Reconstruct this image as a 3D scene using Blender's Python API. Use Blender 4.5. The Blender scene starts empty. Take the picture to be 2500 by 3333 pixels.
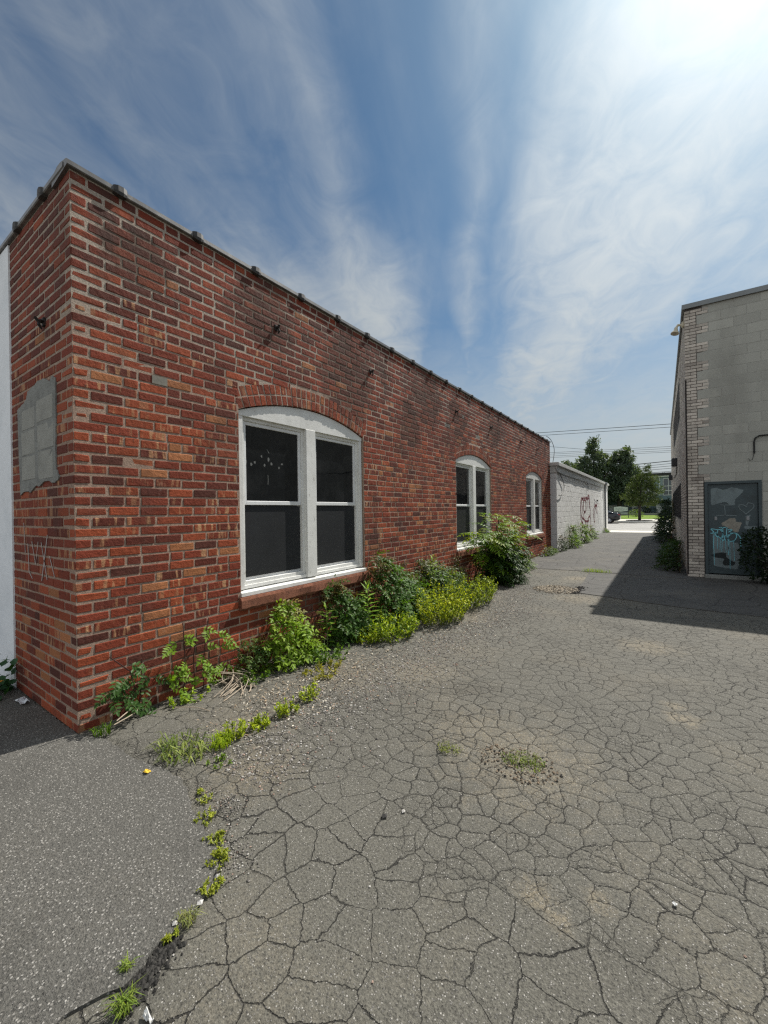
import bpy, bmesh, math, random
import numpy as np
from mathutils import Vector, Matrix, noise as mnoise
R = math.radians
rnd = random.Random(7)
scene = bpy.context.scene
COL = scene.collection

# ------------------------------------------------------------------ camera
cam_d = bpy.data.cameras.new("camera")
cam = bpy.data.objects.new("camera", cam_d)
COL.objects.link(cam)
cam_d.lens = 1315.93 / 3333 * 36.0
cam_d.sensor_width = 36.0
cam_d.clip_start = 0.05
cam_d.clip_end = 3000
YAW, PITCH, ROLL = 0.60420, -0.0010, 0.0144
_f = Vector((-math.sin(YAW), math.cos(YAW), 0)); _r = Vector((math.cos(YAW), math.sin(YAW), 0)); _u = Vector((0, 0, 1))
_f2 = _f * math.cos(PITCH) + _u * math.sin(PITCH); _u2 = _u * math.cos(PITCH) - _f * math.sin(PITCH)
_r3 = _r * math.cos(ROLL) - _u2 * math.sin(ROLL); _u3 = _u2 * math.cos(ROLL) + _r * math.sin(ROLL)
cam.matrix_world = Matrix(((_r3.x, _u3.x, -_f2.x, 0), (_r3.y, _u3.y, -_f2.y, 0), (_r3.z, _u3.z, -_f2.z, 1.5), (0, 0, 0, 1)))
scene.camera = cam

# ------------------------------------------------------------------ light, sky, exposure
SUN_EL, SUN_AZ = R(51.4), R(15.6)          # azimuth from +Y towards +X
SUN_DIR = Vector((math.sin(SUN_AZ) * math.cos(SUN_EL), math.cos(SUN_AZ) * math.cos(SUN_EL), math.sin(SUN_EL)))
SKY_STRENGTH, SUN_STRENGTH, EXPOSURE = 0.10, 5.0, 0.25
scene.view_settings.view_transform = 'Standard'
scene.view_settings.look = 'None'
scene.view_settings.exposure = EXPOSURE
scene.view_settings.gamma = 1
scene.render.engine = 'CYCLES'
scene.cycles.use_denoising = False
scene.cycles.filter_width = 1.3
scene.cycles.max_bounces = 6
scene.cycles.transparent_max_bounces = 8
scene.cycles.caustics_reflective = False
scene.cycles.caustics_refractive = False
sl = bpy.data.lights.new("sun", 'SUN'); sl.energy = SUN_STRENGTH; sl.angle = R(0.53); sl.color = (1.0, 0.955, 0.88)
so = bpy.data.objects.new("sun", sl); COL.objects.link(so); so.location = (10, 30, 40)
so.rotation_euler = SUN_DIR.to_track_quat('Z', 'Y').to_euler()


class NT:
    def __init__(s, tree): s.t = tree
    def n(s, typ, ins=None, **props):
        nd = s.t.nodes.new(typ)
        for k, v in props.items(): setattr(nd, k, v)
        for k, v in (ins or {}).items():
            if isinstance(v, bpy.types.NodeSocket): s.t.links.new(v, nd.inputs[k])
            elif v is not None: nd.inputs[k].default_value = v
        return nd
    def m(s, op, a, b=None, c=None, clamp=False):
        return s.n('ShaderNodeMath', {0: a, 1: b, 2: c}, operation=op, use_clamp=clamp).outputs[0]
    def vm(s, op, a, b=None):
        return s.n('ShaderNodeVectorMath', {0: a, 1: b}, operation=op).outputs[0]
    def ramp(s, fac, stops, interp='LINEAR'):
        nd = s.n('ShaderNodeValToRGB', {0: fac}); cr = nd.color_ramp; cr.interpolation = interp
        while len(cr.elements) < len(stops): cr.elements.new(0.5)
        for e, (p, c) in zip(cr.elements, stops):
            e.position = p; e.color = (c, c, c, 1) if isinstance(c, (int, float)) else (*c, 1)
        return nd.outputs[0]
    def mr(s, v, a, b, c=0.0, d=1.0, smooth=False):
        return s.n('ShaderNodeMapRange', {0: v, 1: a, 2: b, 3: c, 4: d}, interpolation_type='SMOOTHSTEP' if smooth else 'LINEAR').outputs[0]
    def mix(s, f, a, b, mode='MIX'):
        nd = s.n('ShaderNodeMix', data_type='RGBA', blend_type=mode)
        for i, v in ((0, f), (6, a), (7, b)):
            if isinstance(v, bpy.types.NodeSocket): s.t.links.new(v, nd.inputs[i])
            elif isinstance(v, (int, float)): nd.inputs[i].default_value = v if i == 0 else (v, v, v, 1)
            else: nd.inputs[i].default_value = (*v, 1)
        return nd.outputs[2]
    def noise(s, vec, scale, detail=4.0, rough=0.55, dist=0.0, col=False, dim='3D'):
        nd = s.n('ShaderNodeTexNoise', {'Vector': vec, 'Scale': scale, 'Detail': detail, 'Roughness': rough, 'Distortion': dist}, noise_dimensions=dim)
        return nd.outputs[1 if col else 0]
    def vor(s, vec, scale, feature='F1', dim='3D', rand=1.0):
        return s.n('ShaderNodeTexVoronoi', {'Vector': vec, 'Scale': scale, 'Randomness': rand}, feature=feature, voronoi_dimensions=dim)
    def scale(s, vec, xyz):
        return s.vm('MULTIPLY', vec, xyz)


world = bpy.data.worlds.new("World"); scene.world = world; world.use_nodes = True
wt = world.node_tree; wt.nodes.clear(); W = NT(wt)
sky = W.n('ShaderNodeTexSky', sky_type='NISHITA', sun_disc=False, sun_elevation=SUN_EL, sun_rotation=SUN_AZ, altitude=20.0, air_density=1.0, dust_density=1.6, ozone_density=2.2)
wd = W.n('ShaderNodeTexCoord').outputs['Generated']
sx = W.n('ShaderNodeSeparateXYZ', {0: wd})
den = W.m('ADD', W.m('MAXIMUM', sx.outputs[2], 0.0), 0.12)
cpx = W.m('DIVIDE', sx.outputs[0], den); cpy = W.m('DIVIDE', sx.outputs[1], den)
t_ = R(-24)
ca = W.m('ADD', W.m('MULTIPLY', cpx, math.sin(t_)), W.m('MULTIPLY', cpy, math.cos(t_)))       # along the streaks
cb = W.m('ADD', W.m('MULTIPLY', cpx, math.cos(t_)), W.m('MULTIPLY', cpy, -math.sin(t_)))      # across them
wv = W.n('ShaderNodeCombineXYZ', {0: W.m('MULTIPLY', ca, 0.55), 1: W.m('MULTIPLY', cb, 2.0), 2: 0.0}).outputs[0]
wv2 = W.n('ShaderNodeCombineXYZ', {0: ca, 1: W.m('MULTIPLY', cb, 1.25), 2: 3.0}).outputs[0]
nA = W.noise(wv, 1.9, 6.0, 0.55, 0.5)
nB = W.noise(wv2, 5.5, 8.0, 0.6, 0.9)
wob = W.m('ADD', cb, W.m('MULTIPLY', W.m('SUBTRACT', W.noise(wv2, 1.6, 3.0), 0.5), 0.22))
bias = W.ramp(W.mr(wob, -1.1, 1.1), [(0.0, 0.42), (0.16, 0.34), (0.30, 0.30), (0.36, 0.40), (0.42, 0.14), (0.48, 0.10), (0.515, 0.40), (0.55, 0.22), (0.61, 0.56), (0.70, 0.74), (0.80, 0.58), (0.88, 0.40), (1.0, 0.5)])
bias = W.m('ADD', bias, W.m('MULTIPLY', W.mr(ca, .95, 1.6, 0, .34, True), W.mr(cb, -.02, -.22, 0, 1, True)))
dens = W.m('ADD', bias, W.m('MULTIPLY', W.m('SUBTRACT', nA, 0.5), 0.62))
dens = W.m('ADD', dens, W.m('MULTIPLY', W.m('SUBTRACT', nB, 0.5), W.m('MULTIPLY', bias, 1.25)))
dens = W.mr(dens, 0.02, 1.0, 0.0, 0.9, True)
lowz = W.mr(W.m('ADD', sx.outputs[2], W.m('MULTIPLY', W.m('SUBTRACT', nB, .5), .12)), 0.02, 0.50, 1.0, 0.0, True)
dens = W.m('MAXIMUM', dens, W.m('MULTIPLY', lowz, 0.95))
sdot = W.m('MAXIMUM', W.n('ShaderNodeVectorMath', {0: wd, 1: tuple(SUN_DIR)}, operation='DOT_PRODUCT').outputs['Value'], 0.0)
glow = W.m('ADD', W.m('MULTIPLY', W.m('POWER', sdot, 60.0), 4.5), W.m('MULTIPLY', W.m('POWER', sdot, 12.0), 0.55))
skyc = W.mix(1.0, sky.outputs[0], (0.345, 0.53, 0.62), 'MULTIPLY')
back = W.m('MULTIPLY', W.mr(sx.outputs[1], 0.15, -0.35, 0, 1, True), W.mr(nA, .3, .6, .45, .95))     # unseen bright cloud added behind the camera to fill the shaded walls
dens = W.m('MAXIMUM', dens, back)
lit = W.m('ADD', 0.62, W.m('MULTIPLY', W.m('POWER', sdot, 5.0), 0.62))
clc = W.mix(1.0, (6.2, 6.6, 6.7), W.n('ShaderNodeCombineColor', {0: lit, 1: lit, 2: lit}).outputs[0], 'MULTIPLY')
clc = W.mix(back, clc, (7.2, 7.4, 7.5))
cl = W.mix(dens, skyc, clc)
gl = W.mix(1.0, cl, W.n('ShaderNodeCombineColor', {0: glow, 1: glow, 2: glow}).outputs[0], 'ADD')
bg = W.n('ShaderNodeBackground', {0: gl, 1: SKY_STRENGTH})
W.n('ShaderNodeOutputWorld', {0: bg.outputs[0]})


# ------------------------------------------------------------------ helpers
class MB:
    def __init__(s): s.v = []; s.f = []; s.mi = []; s.c = []; s.p = []
    def add(s, vs, fs, col=(.5, .5, .5), par=(0, 0, 0), mi=0):
        b = len(s.v); s.v.extend([tuple(q) for q in vs])
        for f in fs: s.f.append([b + i for i in f]); s.mi.append(mi)
        s.c.extend([col] * len(vs)); s.p.extend([par] * len(vs))
    def quad(s, a, b, c, d, **k): s.add([a, b, c, d], [(0, 1, 2, 3)], **k)
    def box(s, x0, x1, y0, y1, z0, z1, **k):
        vs = [(x, y, z) for x in (x0, x1) for y in (y0, y1) for z in (z0, z1)]
        s.add(vs, [(0, 1, 3, 2), (4, 6, 7, 5), (0, 4, 5, 1), (2, 3, 7, 6), (0, 2, 6, 4), (1, 5, 7, 3)], **k)
    def cbox(s, o, u, v, w, L, ch=0.004, jit=0.0, **k):
        """chamfered box from corner o along unit axes u,v,w with lengths L"""
        o = Vector(o); ax = (Vector(u), Vector(v), Vector(w)); ch = min(ch, min(L) * 0.4)
        idx = {}; vs = []
        for i in range(8):
            sg = ((i >> 2) & 1, (i >> 1) & 1, i & 1)
            for a in range(3):
                p = o.copy()
                for b in range(3):
                    t = L[b] if sg[b] else 0.0
                    if b != a: t += -ch if sg[b] else ch
                    if jit: t += rnd.uniform(-jit, jit) * (1 if b != a else .35)
                    p += ax[b] * t
                idx[(sg, a)] = len(vs); vs.append(p)
        fs = []
        for a in range(3):
            b, c = [q for q in range(3) if q != a]
            for sa in (0, 1):
                q = []
                for sb, sc in ((0, 0), (1, 0), (1, 1), (0, 1)):
                    g = [0, 0, 0]; g[a] = sa; g[b] = sb; g[c] = sc; q.append(idx[(tuple(g), a)])
                fs.append(q)
            for sb in (0, 1):
                for sc in (0, 1):
                    g0 = [0, 0, 0]; g0[b] = sb; g0[c] = sc; g1 = list(g0); g1[a] = 1
                    g0 = tuple(g0); g1 = tuple(g1)
                    fs.append([idx[(g0, b)], idx[(g1, b)], idx[(g1, c)], idx[(g0, c)]])
        for i in range(8):
            sg = ((i >> 2) & 1, (i >> 1) & 1, i & 1)
            fs.append([idx[(sg, 0)], idx[(sg, 1)], idx[(sg, 2)]])
        s.add(vs, fs, **k)
    def tube(s, pts, r, n=6, cap=True, **k):
        pts = [Vector(p) for p in pts]; rs = r if isinstance(r, (list, tuple)) else [r] * len(pts)
        vs = []; fs = []; ref = None
        for i, p in enumerate(pts):
            d = (pts[min(i + 1, len(pts) - 1)] - pts[max(i - 1, 0)]).normalized()
            if ref is None: ref = d.orthogonal().normalized()
            a = (ref - d * ref.dot(d))
            a = a.normalized() if a.length > 1e-5 else d.orthogonal().normalized()
            ref = a; b = d.cross(a)
            for j in range(n):
                t = 2 * math.pi * j / n; vs.append(p + (a * math.cos(t) + b * math.sin(t)) * rs[i])
        for i in range(len(pts) - 1):
            for j in range(n):
                fs.append((i * n + j, i * n + (j + 1) % n, (i + 1) * n + (j + 1) % n, (i + 1) * n + j))
        if cap: fs.append(tuple(range(n - 1, -1, -1))); fs.append(tuple((len(pts) - 1) * n + j for j in range(n)))
        s.add(vs, fs, **k)
    def ribbon(s, pts, w, nrm, **k):
        pts = [Vector(p) for p in pts]; nrm = Vector(nrm); vs = []; fs = []
        for i, p in enumerate(pts):
            d = (pts[min(i + 1, len(pts) - 1)] - pts[max(i - 1, 0)]).normalized(); q = d.cross(nrm).normalized() * (w / 2) * rnd.uniform(.8, 1.15)
            vs += [p - q, p + q]
        for i in range(len(pts) - 1): fs.append((2 * i, 2 * i + 1, 2 * i + 3, 2 * i + 2))
        s.add(vs, fs, **k)
    def prism(s, pts, ext, **k):
        """polygon pts (3d) swept along vector ext"""
        n = len(pts); ext = Vector(ext); vs = [Vector(p) for p in pts] + [Vector(p) + ext for p in pts]
        fs = [tuple(range(n)), tuple(range(2 * n - 1, n - 1, -1))] + [(i, (i + 1) % n, n + (i + 1) % n, n + i) for i in range(n)]
        s.add(vs, fs, **k)
    def build(s, name, mats, parent=None, smooth=False, fix=True):
        me = bpy.data.meshes.new(name); me.from_pydata(s.v, [], s.f)
        for m in (mats if isinstance(mats, (list, tuple)) else [mats]): me.materials.append(m)
        me.polygons.foreach_set('material_index', s.mi)
        for nm, src in (('Col', s.c), ('Par', s.p)):
            at = me.color_attributes.new(nm, 'FLOAT_COLOR', 'POINT')
            arr = np.ones((len(s.v), 4), dtype=np.float32); arr[:, :3] = np.array(src, dtype=np.float32).reshape(-1, 3)
            at.data.foreach_set('color', arr.ravel())
        if fix:
            bm = bmesh.new(); bm.from_mesh(me); bmesh.ops.recalc_face_normals(bm, faces=bm.faces); bm.to_mesh(me); bm.free()
        if smooth: me.polygons.foreach_set('use_smooth', [True] * len(me.polygons))
        me.update()
        o = bpy.data.objects.new(name, me); COL.objects.link(o)
        if parent is not None:
            o.parent = parent
            if parent.type == 'EMPTY': o.matrix_parent_inverse = Matrix.Translation(-Vector(parent.location))
        return o

def tag(o, label=None, cat=None, group=None, kind=None):
    if label: o['label'] = label
    if cat: o['category'] = cat
    if group: o['group'] = group
    if kind: o['kind'] = kind
    return o

def thing(name, label, cat, loc=(0, 0, 0), group=None):
    o = bpy.data.objects.new(name, None); COL.objects.link(o); o.location = loc; o.empty_display_size = .2
    return tag(o, label, cat, group)

def dup(o, parent=None):
    c = o.copy(); COL.objects.link(c)
    if parent is not None: c.parent = parent
    for ch in o.children: dup(ch, c)
    return c

def rv(s): return Vector((rnd.uniform(-s, s), rnd.uniform(-s, s), rnd.uniform(-s, s)))
def lerp(a, b, t): return a + (b - a) * t
def cmix(a, b, t): return tuple(x + (y - x) * t for x, y in zip(a, b))
def pw(prof, x):
    if x <= prof[0][0]: return prof[0][1]
    for (a, b), (c, d) in zip(prof, prof[1:]):
        if x <= c: return lerp(b, d, (x - a) / (c - a))
    return prof[-1][1]

# ------------------------------------------------------------------ materials
def newmat(name):
    m = bpy.data.materials.new(name); m.use_nodes = True; m.node_tree.nodes.clear(); return m, NT(m.node_tree)
def finish(N, col, rough=0.8, height=None, dist=1.0, strength=1.0, spec=0.4, metal=0.0, **k):
    nrm = None
    if height is not None: nrm = N.n('ShaderNodeBump', {'Height': height, 'Strength': strength, 'Distance': dist}).outputs[0]
    ins = {'Base Color': col if isinstance(col, bpy.types.NodeSocket) else (*col, 1), 'Roughness': rough, 'Specular IOR Level': spec, 'Metallic': metal}
    if nrm is not None: ins['Normal'] = nrm
    ins.update(k)
    b = N.n('ShaderNodeBsdfPrincipled', ins)
    N.n('ShaderNodeOutputMaterial', {0: b.outputs[0]}); return b
def pos(N): return N.n('ShaderNodeNewGeometry').outputs['Position']
def attr(N, nm): return N.n('ShaderNodeAttribute', attribute_name=nm).outputs['Color']

def plain(name, col, rough=.6, var=.15, sc=12.0, spec=.4, metal=0.0, bump=0.0, dirt=None, dsc=3.0):
    m, N = newmat(name); p = pos(N)
    n = N.noise(p, sc, 5.0)
    c = N.mix(n, tuple(x * (1 - var) for x in col), tuple(min(1, x * (1 + var)) for x in col))
    if dirt:
        c = N.mix(N.m('MULTIPLY', N.mr(N.noise(p, dsc, 7.0, .65), .5, .72, 0, 1), dirt[3]), c, dirt[:3])
    finish(N, c, rough, N.m('MULTIPLY', N.noise(p, sc * 6, 4.0), bump) if bump else None, spec=spec, metal=metal); return m

def colmat(name, rough=.7, grain=80.0, bump=.001, var=.25, spec=.3):
    m, N = newmat(name); p = pos(N); c = attr(N, 'Col')
    c = N.mix(1.0, c, N.ramp(N.noise(p, grain * .4, 5.0), [(0.25, 1 - var), (0.75, 1 + var)]), 'MULTIPLY')
    finish(N, c, rough, N.m('MULTIPLY', N.noise(p, grain, 4.0), bump), spec=spec); return m

def asphalt(name, base, cell=3.3, crack=1.0, grain=1.0, stone=.5, sand=0.0, tint=(.30, .25, .17), spots=(), fine=0.5, warm=(1.0, .97, .90), ss=95.0):
    m, N = newmat(name); p = pos(N)
    big = N.noise(p, .55, 5.0, .6); mid = N.noise(p, 5.0, 5.0, .65); g = N.noise(p, 140.0, 3.0, .7)
    v = N.m('ADD', N.m('MULTIPLY', big, .55), N.m('ADD', N.m('MULTIPLY', mid, .35), N.m('MULTIPLY', g, 1.1 * grain)))
    lo = tuple(base * .45 * w for w in warm); hi = tuple(base * 1.5 * w for w in warm)
    c = N.mix(N.mr(v, .45, 1.45 + .1 * grain), lo, hi)
    c = N.mix(N.mr(N.noise(p, 1.15, 6.0, .62), .52, .72, 0, .45), c, tuple(base * .36 * w for w in warm))     # old oil and damp stains
    # sandy dust
    sm = N.m('MULTIPLY', N.mr(N.noise(p, .9, 6.0, .6), .5, .75), sand)
    for (x, y, r, k) in spots:
        d = N.n('ShaderNodeVectorMath', {0: N.scale(p, (1, 1, 0)), 1: (x, y, 0)}, operation='DISTANCE').outputs['Value']
        q = N.m('ADD', d, N.m('MULTIPLY', N.m('SUBTRACT', N.noise(p, 9.0, 5.0, .7), .5), r * 2.2))
        sm = N.m('MAXIMUM', sm, N.m('MULTIPLY', N.mr(q, r * 1.15, r * .1, 0, 1, True), k))
    sm = N.m('MULTIPLY', sm, N.mr(g, .3, .6, .55, 1.0))
    sm = N.m('MULTIPLY', sm, N.mr(N.noise(p, 34.0, 5.0, .75), .42, .56, .25, 1.0))
    c = N.mix(sm, c, tint)
    c = N.mix(1.0, c, N.ramp(N.noise(p, 85.0, 4.0, .75), [(.30, 1 - .50 * min(1, grain * .6)), (.5, 1.0), (.72, 1 + .62 * min(1, grain * .6))]), 'MULTIPLY')
    # aggregate stones
    vo = N.vor(p, ss); vc = N.n('ShaderNodeSeparateColor', {0: vo.outputs['Color']})
    sel = N.m('MULTIPLY', N.mr(vc.outputs[0], 1 - .34 * stone, 1 - .30 * stone), N.mr(vo.outputs['Distance'], .42, .3))
    c = N.mix(N.m('MULTIPLY', sel, .8), c, N.mix(vc.outputs[1], (.16, .15, .135), (.50, .48, .44)))
    dk = N.m('MULTIPLY', N.mr(vc.outputs[2], .80, .86), N.mr(vo.outputs['Distance'], .5, .3))
    c = N.mix(N.m('MULTIPLY', dk, .55), c, (.018, .017, .016))
    h = N.m('ADD', N.m('MULTIPLY', g, .004 * grain), N.m('ADD', N.m('MULTIPLY', sel, .0016), N.m('MULTIPLY', mid, .01)))
    if crack:
        half = (.5, .5, .5)
        w = N.vm('ADD', p, N.scale(N.vm('SUBTRACT', N.noise(p, 2.2, 2.0, col=True), half), (.17, .17, 0)))
        w = N.vm('ADD', w, N.scale(N.vm('SUBTRACT', N.noise(p, 26.0, 4.0, .65, col=True), half), (.040, .040, 0)))
        wid = N.mr(N.noise(p, 1.3, 5.0, .6), .3, .7, .20, 1.6)
        zone = N.mr(N.noise(p, .55, 3.0), .46, .56, 0, 1, True)               # where the paving has broken up finer
        def net(sc, off, t, lo=.3, hi=1.35):
            d = N.vor(N.vm('ADD', w, (off, off * .37, 0)), sc, 'DISTANCE_TO_EDGE', '2D').outputs['Distance']
            return d, N.mr(N.m('DIVIDE', d, N.m('MULTIPLY', wid, t)), lo, hi, 1, 0, True)
        far = N.mr(N.m('ADD', N.n('ShaderNodeSeparateXYZ', {0: p}).outputs[1], N.m('MULTIPLY', N.m('SUBTRACT', N.noise(p, .8, 3.0), .5), 2.0)), 1.35, 1.75, 0, 1, True)   # bigger slabs by the coarse patch
        dA, kA = net(cell * .74, 3.3, .0195)
        dB, kB = net(cell, 0.0, .0200)
        k1 = N.m('ADD', N.m('MULTIPLY', kA, N.m('SUBTRACT', 1.0, far)), N.m('MULTIPLY', kB, far)); d1 = dB
        d2, k2 = net(cell * 1.75, 13.7, .0190)
        d3, k3 = net(cell * .30, 5.2, .0050)
        cid = N.n('ShaderNodeSeparateColor', {0: N.vor(w, cell, 'F1', '2D').outputs['Color']}).outputs[0]      # some slabs have broken up again
        k2 = N.m('MULTIPLY', k2, N.m('MULTIPLY', N.m('MULTIPLY', far, N.m('GREATER_THAN', cid, .90 - .25 * fine)), N.mr(N.noise(p, 1.5, 3.0), .35, .5, .35, .9)))
        k1 = N.m('MULTIPLY', k1, N.mr(N.noise(p, 2.6, 3.0), .26, .38, .25, 1.0))
        k = N.m('MULTIPLY', N.m('MAXIMUM', N.m('MAXIMUM', k1, k2), N.m('MULTIPLY', k3, 0.0)), crack)
        c = N.mix(N.m('MULTIPLY', k, N.mr(N.noise(p, 3.1, 4.0), .3, .62, 1.0, .5)), c, (.012, .011, .010))
        h = N.m('SUBTRACT', h, N.m('MULTIPLY', k, .016))
        h = N.m('SUBTRACT', h, N.m('MULTIPLY', N.m('MULTIPLY', N.mr(d1, .0, .16, 1, 0, True), far), .004))
    finish(N, c, .80, h, 1.0, 1.0, .32); return m

SOOT = [(4.0, 3.30, .75), (2.75, 3.55, .5), (1.5, 3.5, .35), (5.6, 2.9, .45), (1.9, .25, .35), (7.4, 3.2, .6), (6.2, 3.45, .7), (9.6, 3.4, .6), (3.3, .40, .35)]
def brickmat(name, stripes=1.0, stain=.6):
    m, N = newmat(name); p = pos(N); c = attr(N, 'Col'); par = N.n('ShaderNodeSeparateColor', {0: attr(N, 'Par')})
    q = N.vm('ADD', p, N.scale(N.n('ShaderNodeCombineXYZ', {0: par.outputs[0], 1: par.outputs[0], 2: par.outputs[0]}).outputs[0], (19, 23, 31)))
    st = N.noise(N.scale(q, (1, 1, .16)), 24.0, 3.0, .5)
    c = N.mix(N.m('MULTIPLY', N.mr(st, .52, .64, 0, 1, True), par.outputs[1]), c, (.46, .25, .13))
    bl = N.noise(q, 34.0, 6.0, .65)
    c = N.mix(N.mr(bl, .38, .25, 0, .85), c, (.045, .022, .020))
    c = N.mix(N.mr(bl, .58, .75, 0, .55), c, N.mix(1.0, c, (1.7, 1.6, 1.5), 'MULTIPLY'))
    c = N.mix(1.0, c, N.ramp(N.noise(p, 220.0, 3.0), [(.25, .65), (.75, 1.32)]), 'MULTIPLY')
    # soot and damp stains that have a shape of their own
    sn = N.noise(N.scale(p, (1, 1, .45)), 1.7, 6.0, .62)
    c = N.mix(N.m('MULTIPLY', N.mr(sn, .52, .70), stain), c, (.055, .036, .030))
    for (y, z, r) in SOOT:
        d = N.n('ShaderNodeVectorMath', {0: N.scale(p, (0, 1, 1)), 1: (0, y, z)}, operation='DISTANCE').outputs['Value']
        q2 = N.m('ADD', d, N.m('MULTIPLY', N.m('SUBTRACT', N.noise(p, 3.2, 6.0, .65), .5), r * 2.2))
        c = N.mix(N.m('MULTIPLY', N.mr(q2, r, r * .4, 0, 1, True), .5 * stain / .6), c, (.060, .036, .028))
    zz = N.n('ShaderNodeSeparateXYZ', {0: p}).outputs[2]
    c = N.mix(N.m('MULTIPLY', N.m('MULTIPLY', N.mr(N.noise(N.scale(p, (1, 1, .07)), 6.0, 4.0, .6), .50, .66), N.mr(zz, 2.5, 3.8)), stain), c, (.050, .034, .028))   # runs below the coping
    # lime bloom
    ef = N.noise(p, 6.5, 7.0, .72)
    c = N.mix(N.mr(ef, .63, .76, 0, .22), c, (.42, .36, .31))
    h = N.m('ADD', N.m('MULTIPLY', N.noise(p, 150.0, 4.0, .7), .0022), N.m('MULTIPLY', N.noise(q, 28.0, 4.0, .6), .007))
    finish(N, c, .85, h, spec=.25); return m

def mortarmat(name, lo=(.37, .265, .205), hi=(.43, .365, .30), z0=2.4, z1=3.1):
    m, N = newmat(name); p = pos(N); z = N.n('ShaderNodeSeparateXYZ', {0: p}).outputs[2]
    f = N.mr(N.m('ADD', z, N.m('MULTIPLY', N.m('SUBTRACT', N.noise(p, 1.2, 4.0), .5), 2.2)), z0, z1)
    c = N.mix(f, lo, hi)
    c = N.mix(1.0, c, N.ramp(N.noise(p, 60.0, 6.0, .7), [(.2, .5), (.8, 1.4)]), 'MULTIPLY')
    c = N.mix(N.mr(N.noise(N.scale(p, (1, 1, .45)), 1.7, 6.0, .62), .56, .72, 0, .75), c, (.075, .055, .045))
    for (y, z, r) in SOOT:
        d = N.n('ShaderNodeVectorMath', {0: N.scale(p, (0, 1, 1)), 1: (0, y, z)}, operation='DISTANCE').outputs['Value']
        q2 = N.m('ADD', d, N.m('MULTIPLY', N.m('SUBTRACT', N.noise(p, 3.2, 6.0, .65), .5), r * 2.2))
        c = N.mix(N.m('MULTIPLY', N.mr(q2, r, r * .4, 0, 1, True), .75), c, (.085, .055, .042))
    c = N.mix(N.m('MULTIPLY', N.mr(N.noise(p, 2.3, 6.0, .65), .55, .7), .5), c, (.20, .14, .11))
    h = N.m('MULTIPLY', N.noise(p, 110.0, 5.0, .75), .008)
    finish(N, c, .95, h, spec=.15); return m

def leafmat(name):
    m, N = newmat(name); c = attr(N, 'Col')
    b = N.n('ShaderNodeBsdfPrincipled', {'Base Color': c, 'Roughness': .48, 'Specular IOR Level': .22})
    t = N.n('ShaderNodeBsdfTranslucent', {'Color': N.mix(1.0, c, (1.7, 1.7, .5), 'MULTIPLY')})
    x = N.n('ShaderNodeMixShader', {0: .34, 1: b.outputs[0], 2: t.outputs[0]})
    N.n('ShaderNodeOutputMaterial', {0: x.outputs[0]}); return m

def paintmat(name, col, chip=(.25, .22, .19), amt=.5, grime=.35):
    m, N = newmat(name); p = pos(N)
    c = N.mix(N.noise(p, 5.0, 5.0), tuple(x * .88 for x in col), col)
    c = N.mix(N.m('MULTIPLY', N.mr(N.noise(N.scale(p, (1, 1, .5)), 26.0, 7.0, .72), .60, .70), amt), c, chip)
    c = N.mix(N.m('MULTIPLY', N.mr(N.noise(p, 2.6, 6.0, .65), .45, .75), grime), c, (.30, .28, .25))
    h = N.m('ADD', N.m('MULTIPLY', N.noise(p, 60.0, 5.0, .7), .0010), N.m('MULTIPLY', N.noise(p, 11.0, 4.0), .002))
    finish(N, c, .55, h, spec=.35); return m

def glassmat(name, body=(.006, .007, .008), dust=.05, rough=.012, spec=.55):
    m, N = newmat(name); p = pos(N)
    d = N.mr(N.noise(p, 3.0, 6.0, .7), .45, .8, 0, dust)
    c = N.mix(d, body, (.35, .36, .37))
    sp = N.vor(p, 55.0); sc_ = N.n('ShaderNodeSeparateColor', {0: sp.outputs['Color']})
    s = N.m('MULTIPLY', N.mr(sc_.outputs[0], .965, .975), N.mr(sp.outputs['Distance'], .25, .12))
    c = N.mix(N.m('MULTIPLY', s, dust * 6), c, (.5, .5, .5))
    h = N.m('MULTIPLY', N.noise(p, 2.5, 2.0), .004)
    finish(N, c, N.m('ADD', rough, N.m('MULTIPLY', d, 1.5)), h, spec=spec); return m

def screenmat(name):
    m, N = newmat(name); p = pos(N)
    v = N.vor(N.scale(p, (1, .6, 1.6)), 60.0); sc_ = N.n('ShaderNodeSeparateColor', {0: v.outputs['Color']})
    s = N.m('MULTIPLY', N.mr(sc_.outputs[0], .88, .92), N.mr(v.outputs['Distance'], .32, .15))
    s = N.m('MULTIPLY', s, N.mr(N.noise(p, 3.0, 4.0), .42, .62))
    c = N.mix(N.noise(p, 4.0, 5.0), (.013, .014, .016), (.027, .029, .031))
    c = N.mix(N.m('MULTIPLY', s, .55), c, (.35, .36, .36))
    finish(N, c, .5, N.m('MULTIPLY', N.noise(p, 700.0, 1.0), .0006), spec=.3); return m

def blockmat(name, stain=.5, dirt=(.10, .10, .10)):
    m, N = newmat(name); p = pos(N); c = attr(N, 'Col')
    c = N.mix(1.0, c, N.ramp(N.noise(p, 130.0, 4.0, .7), [(.25, .74), (.75, 1.22)]), 'MULTIPLY')
    c = N.mix(N.m('MULTIPLY', N.mr(N.noise(N.scale(p, (1, 1, .35)), 1.4, 7.0, .65), .48, .75), stain), c, dirt)
    c = N.mix(N.mr(N.noise(p, 4.0, 6.0, .7), .6, .78, 0, .5), c, N.mix(1.0, c, (1.35, 1.33, 1.3), 'MULTIPLY'))
    h = N.m('ADD', N.m('MULTIPLY', N.noise(p, 150.0, 4.0, .75), .0015), N.m('MULTIPLY', N.noise(p, 9.0, 4.0), .003))
    finish(N, c, .9, h, spec=.2); return m

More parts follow.
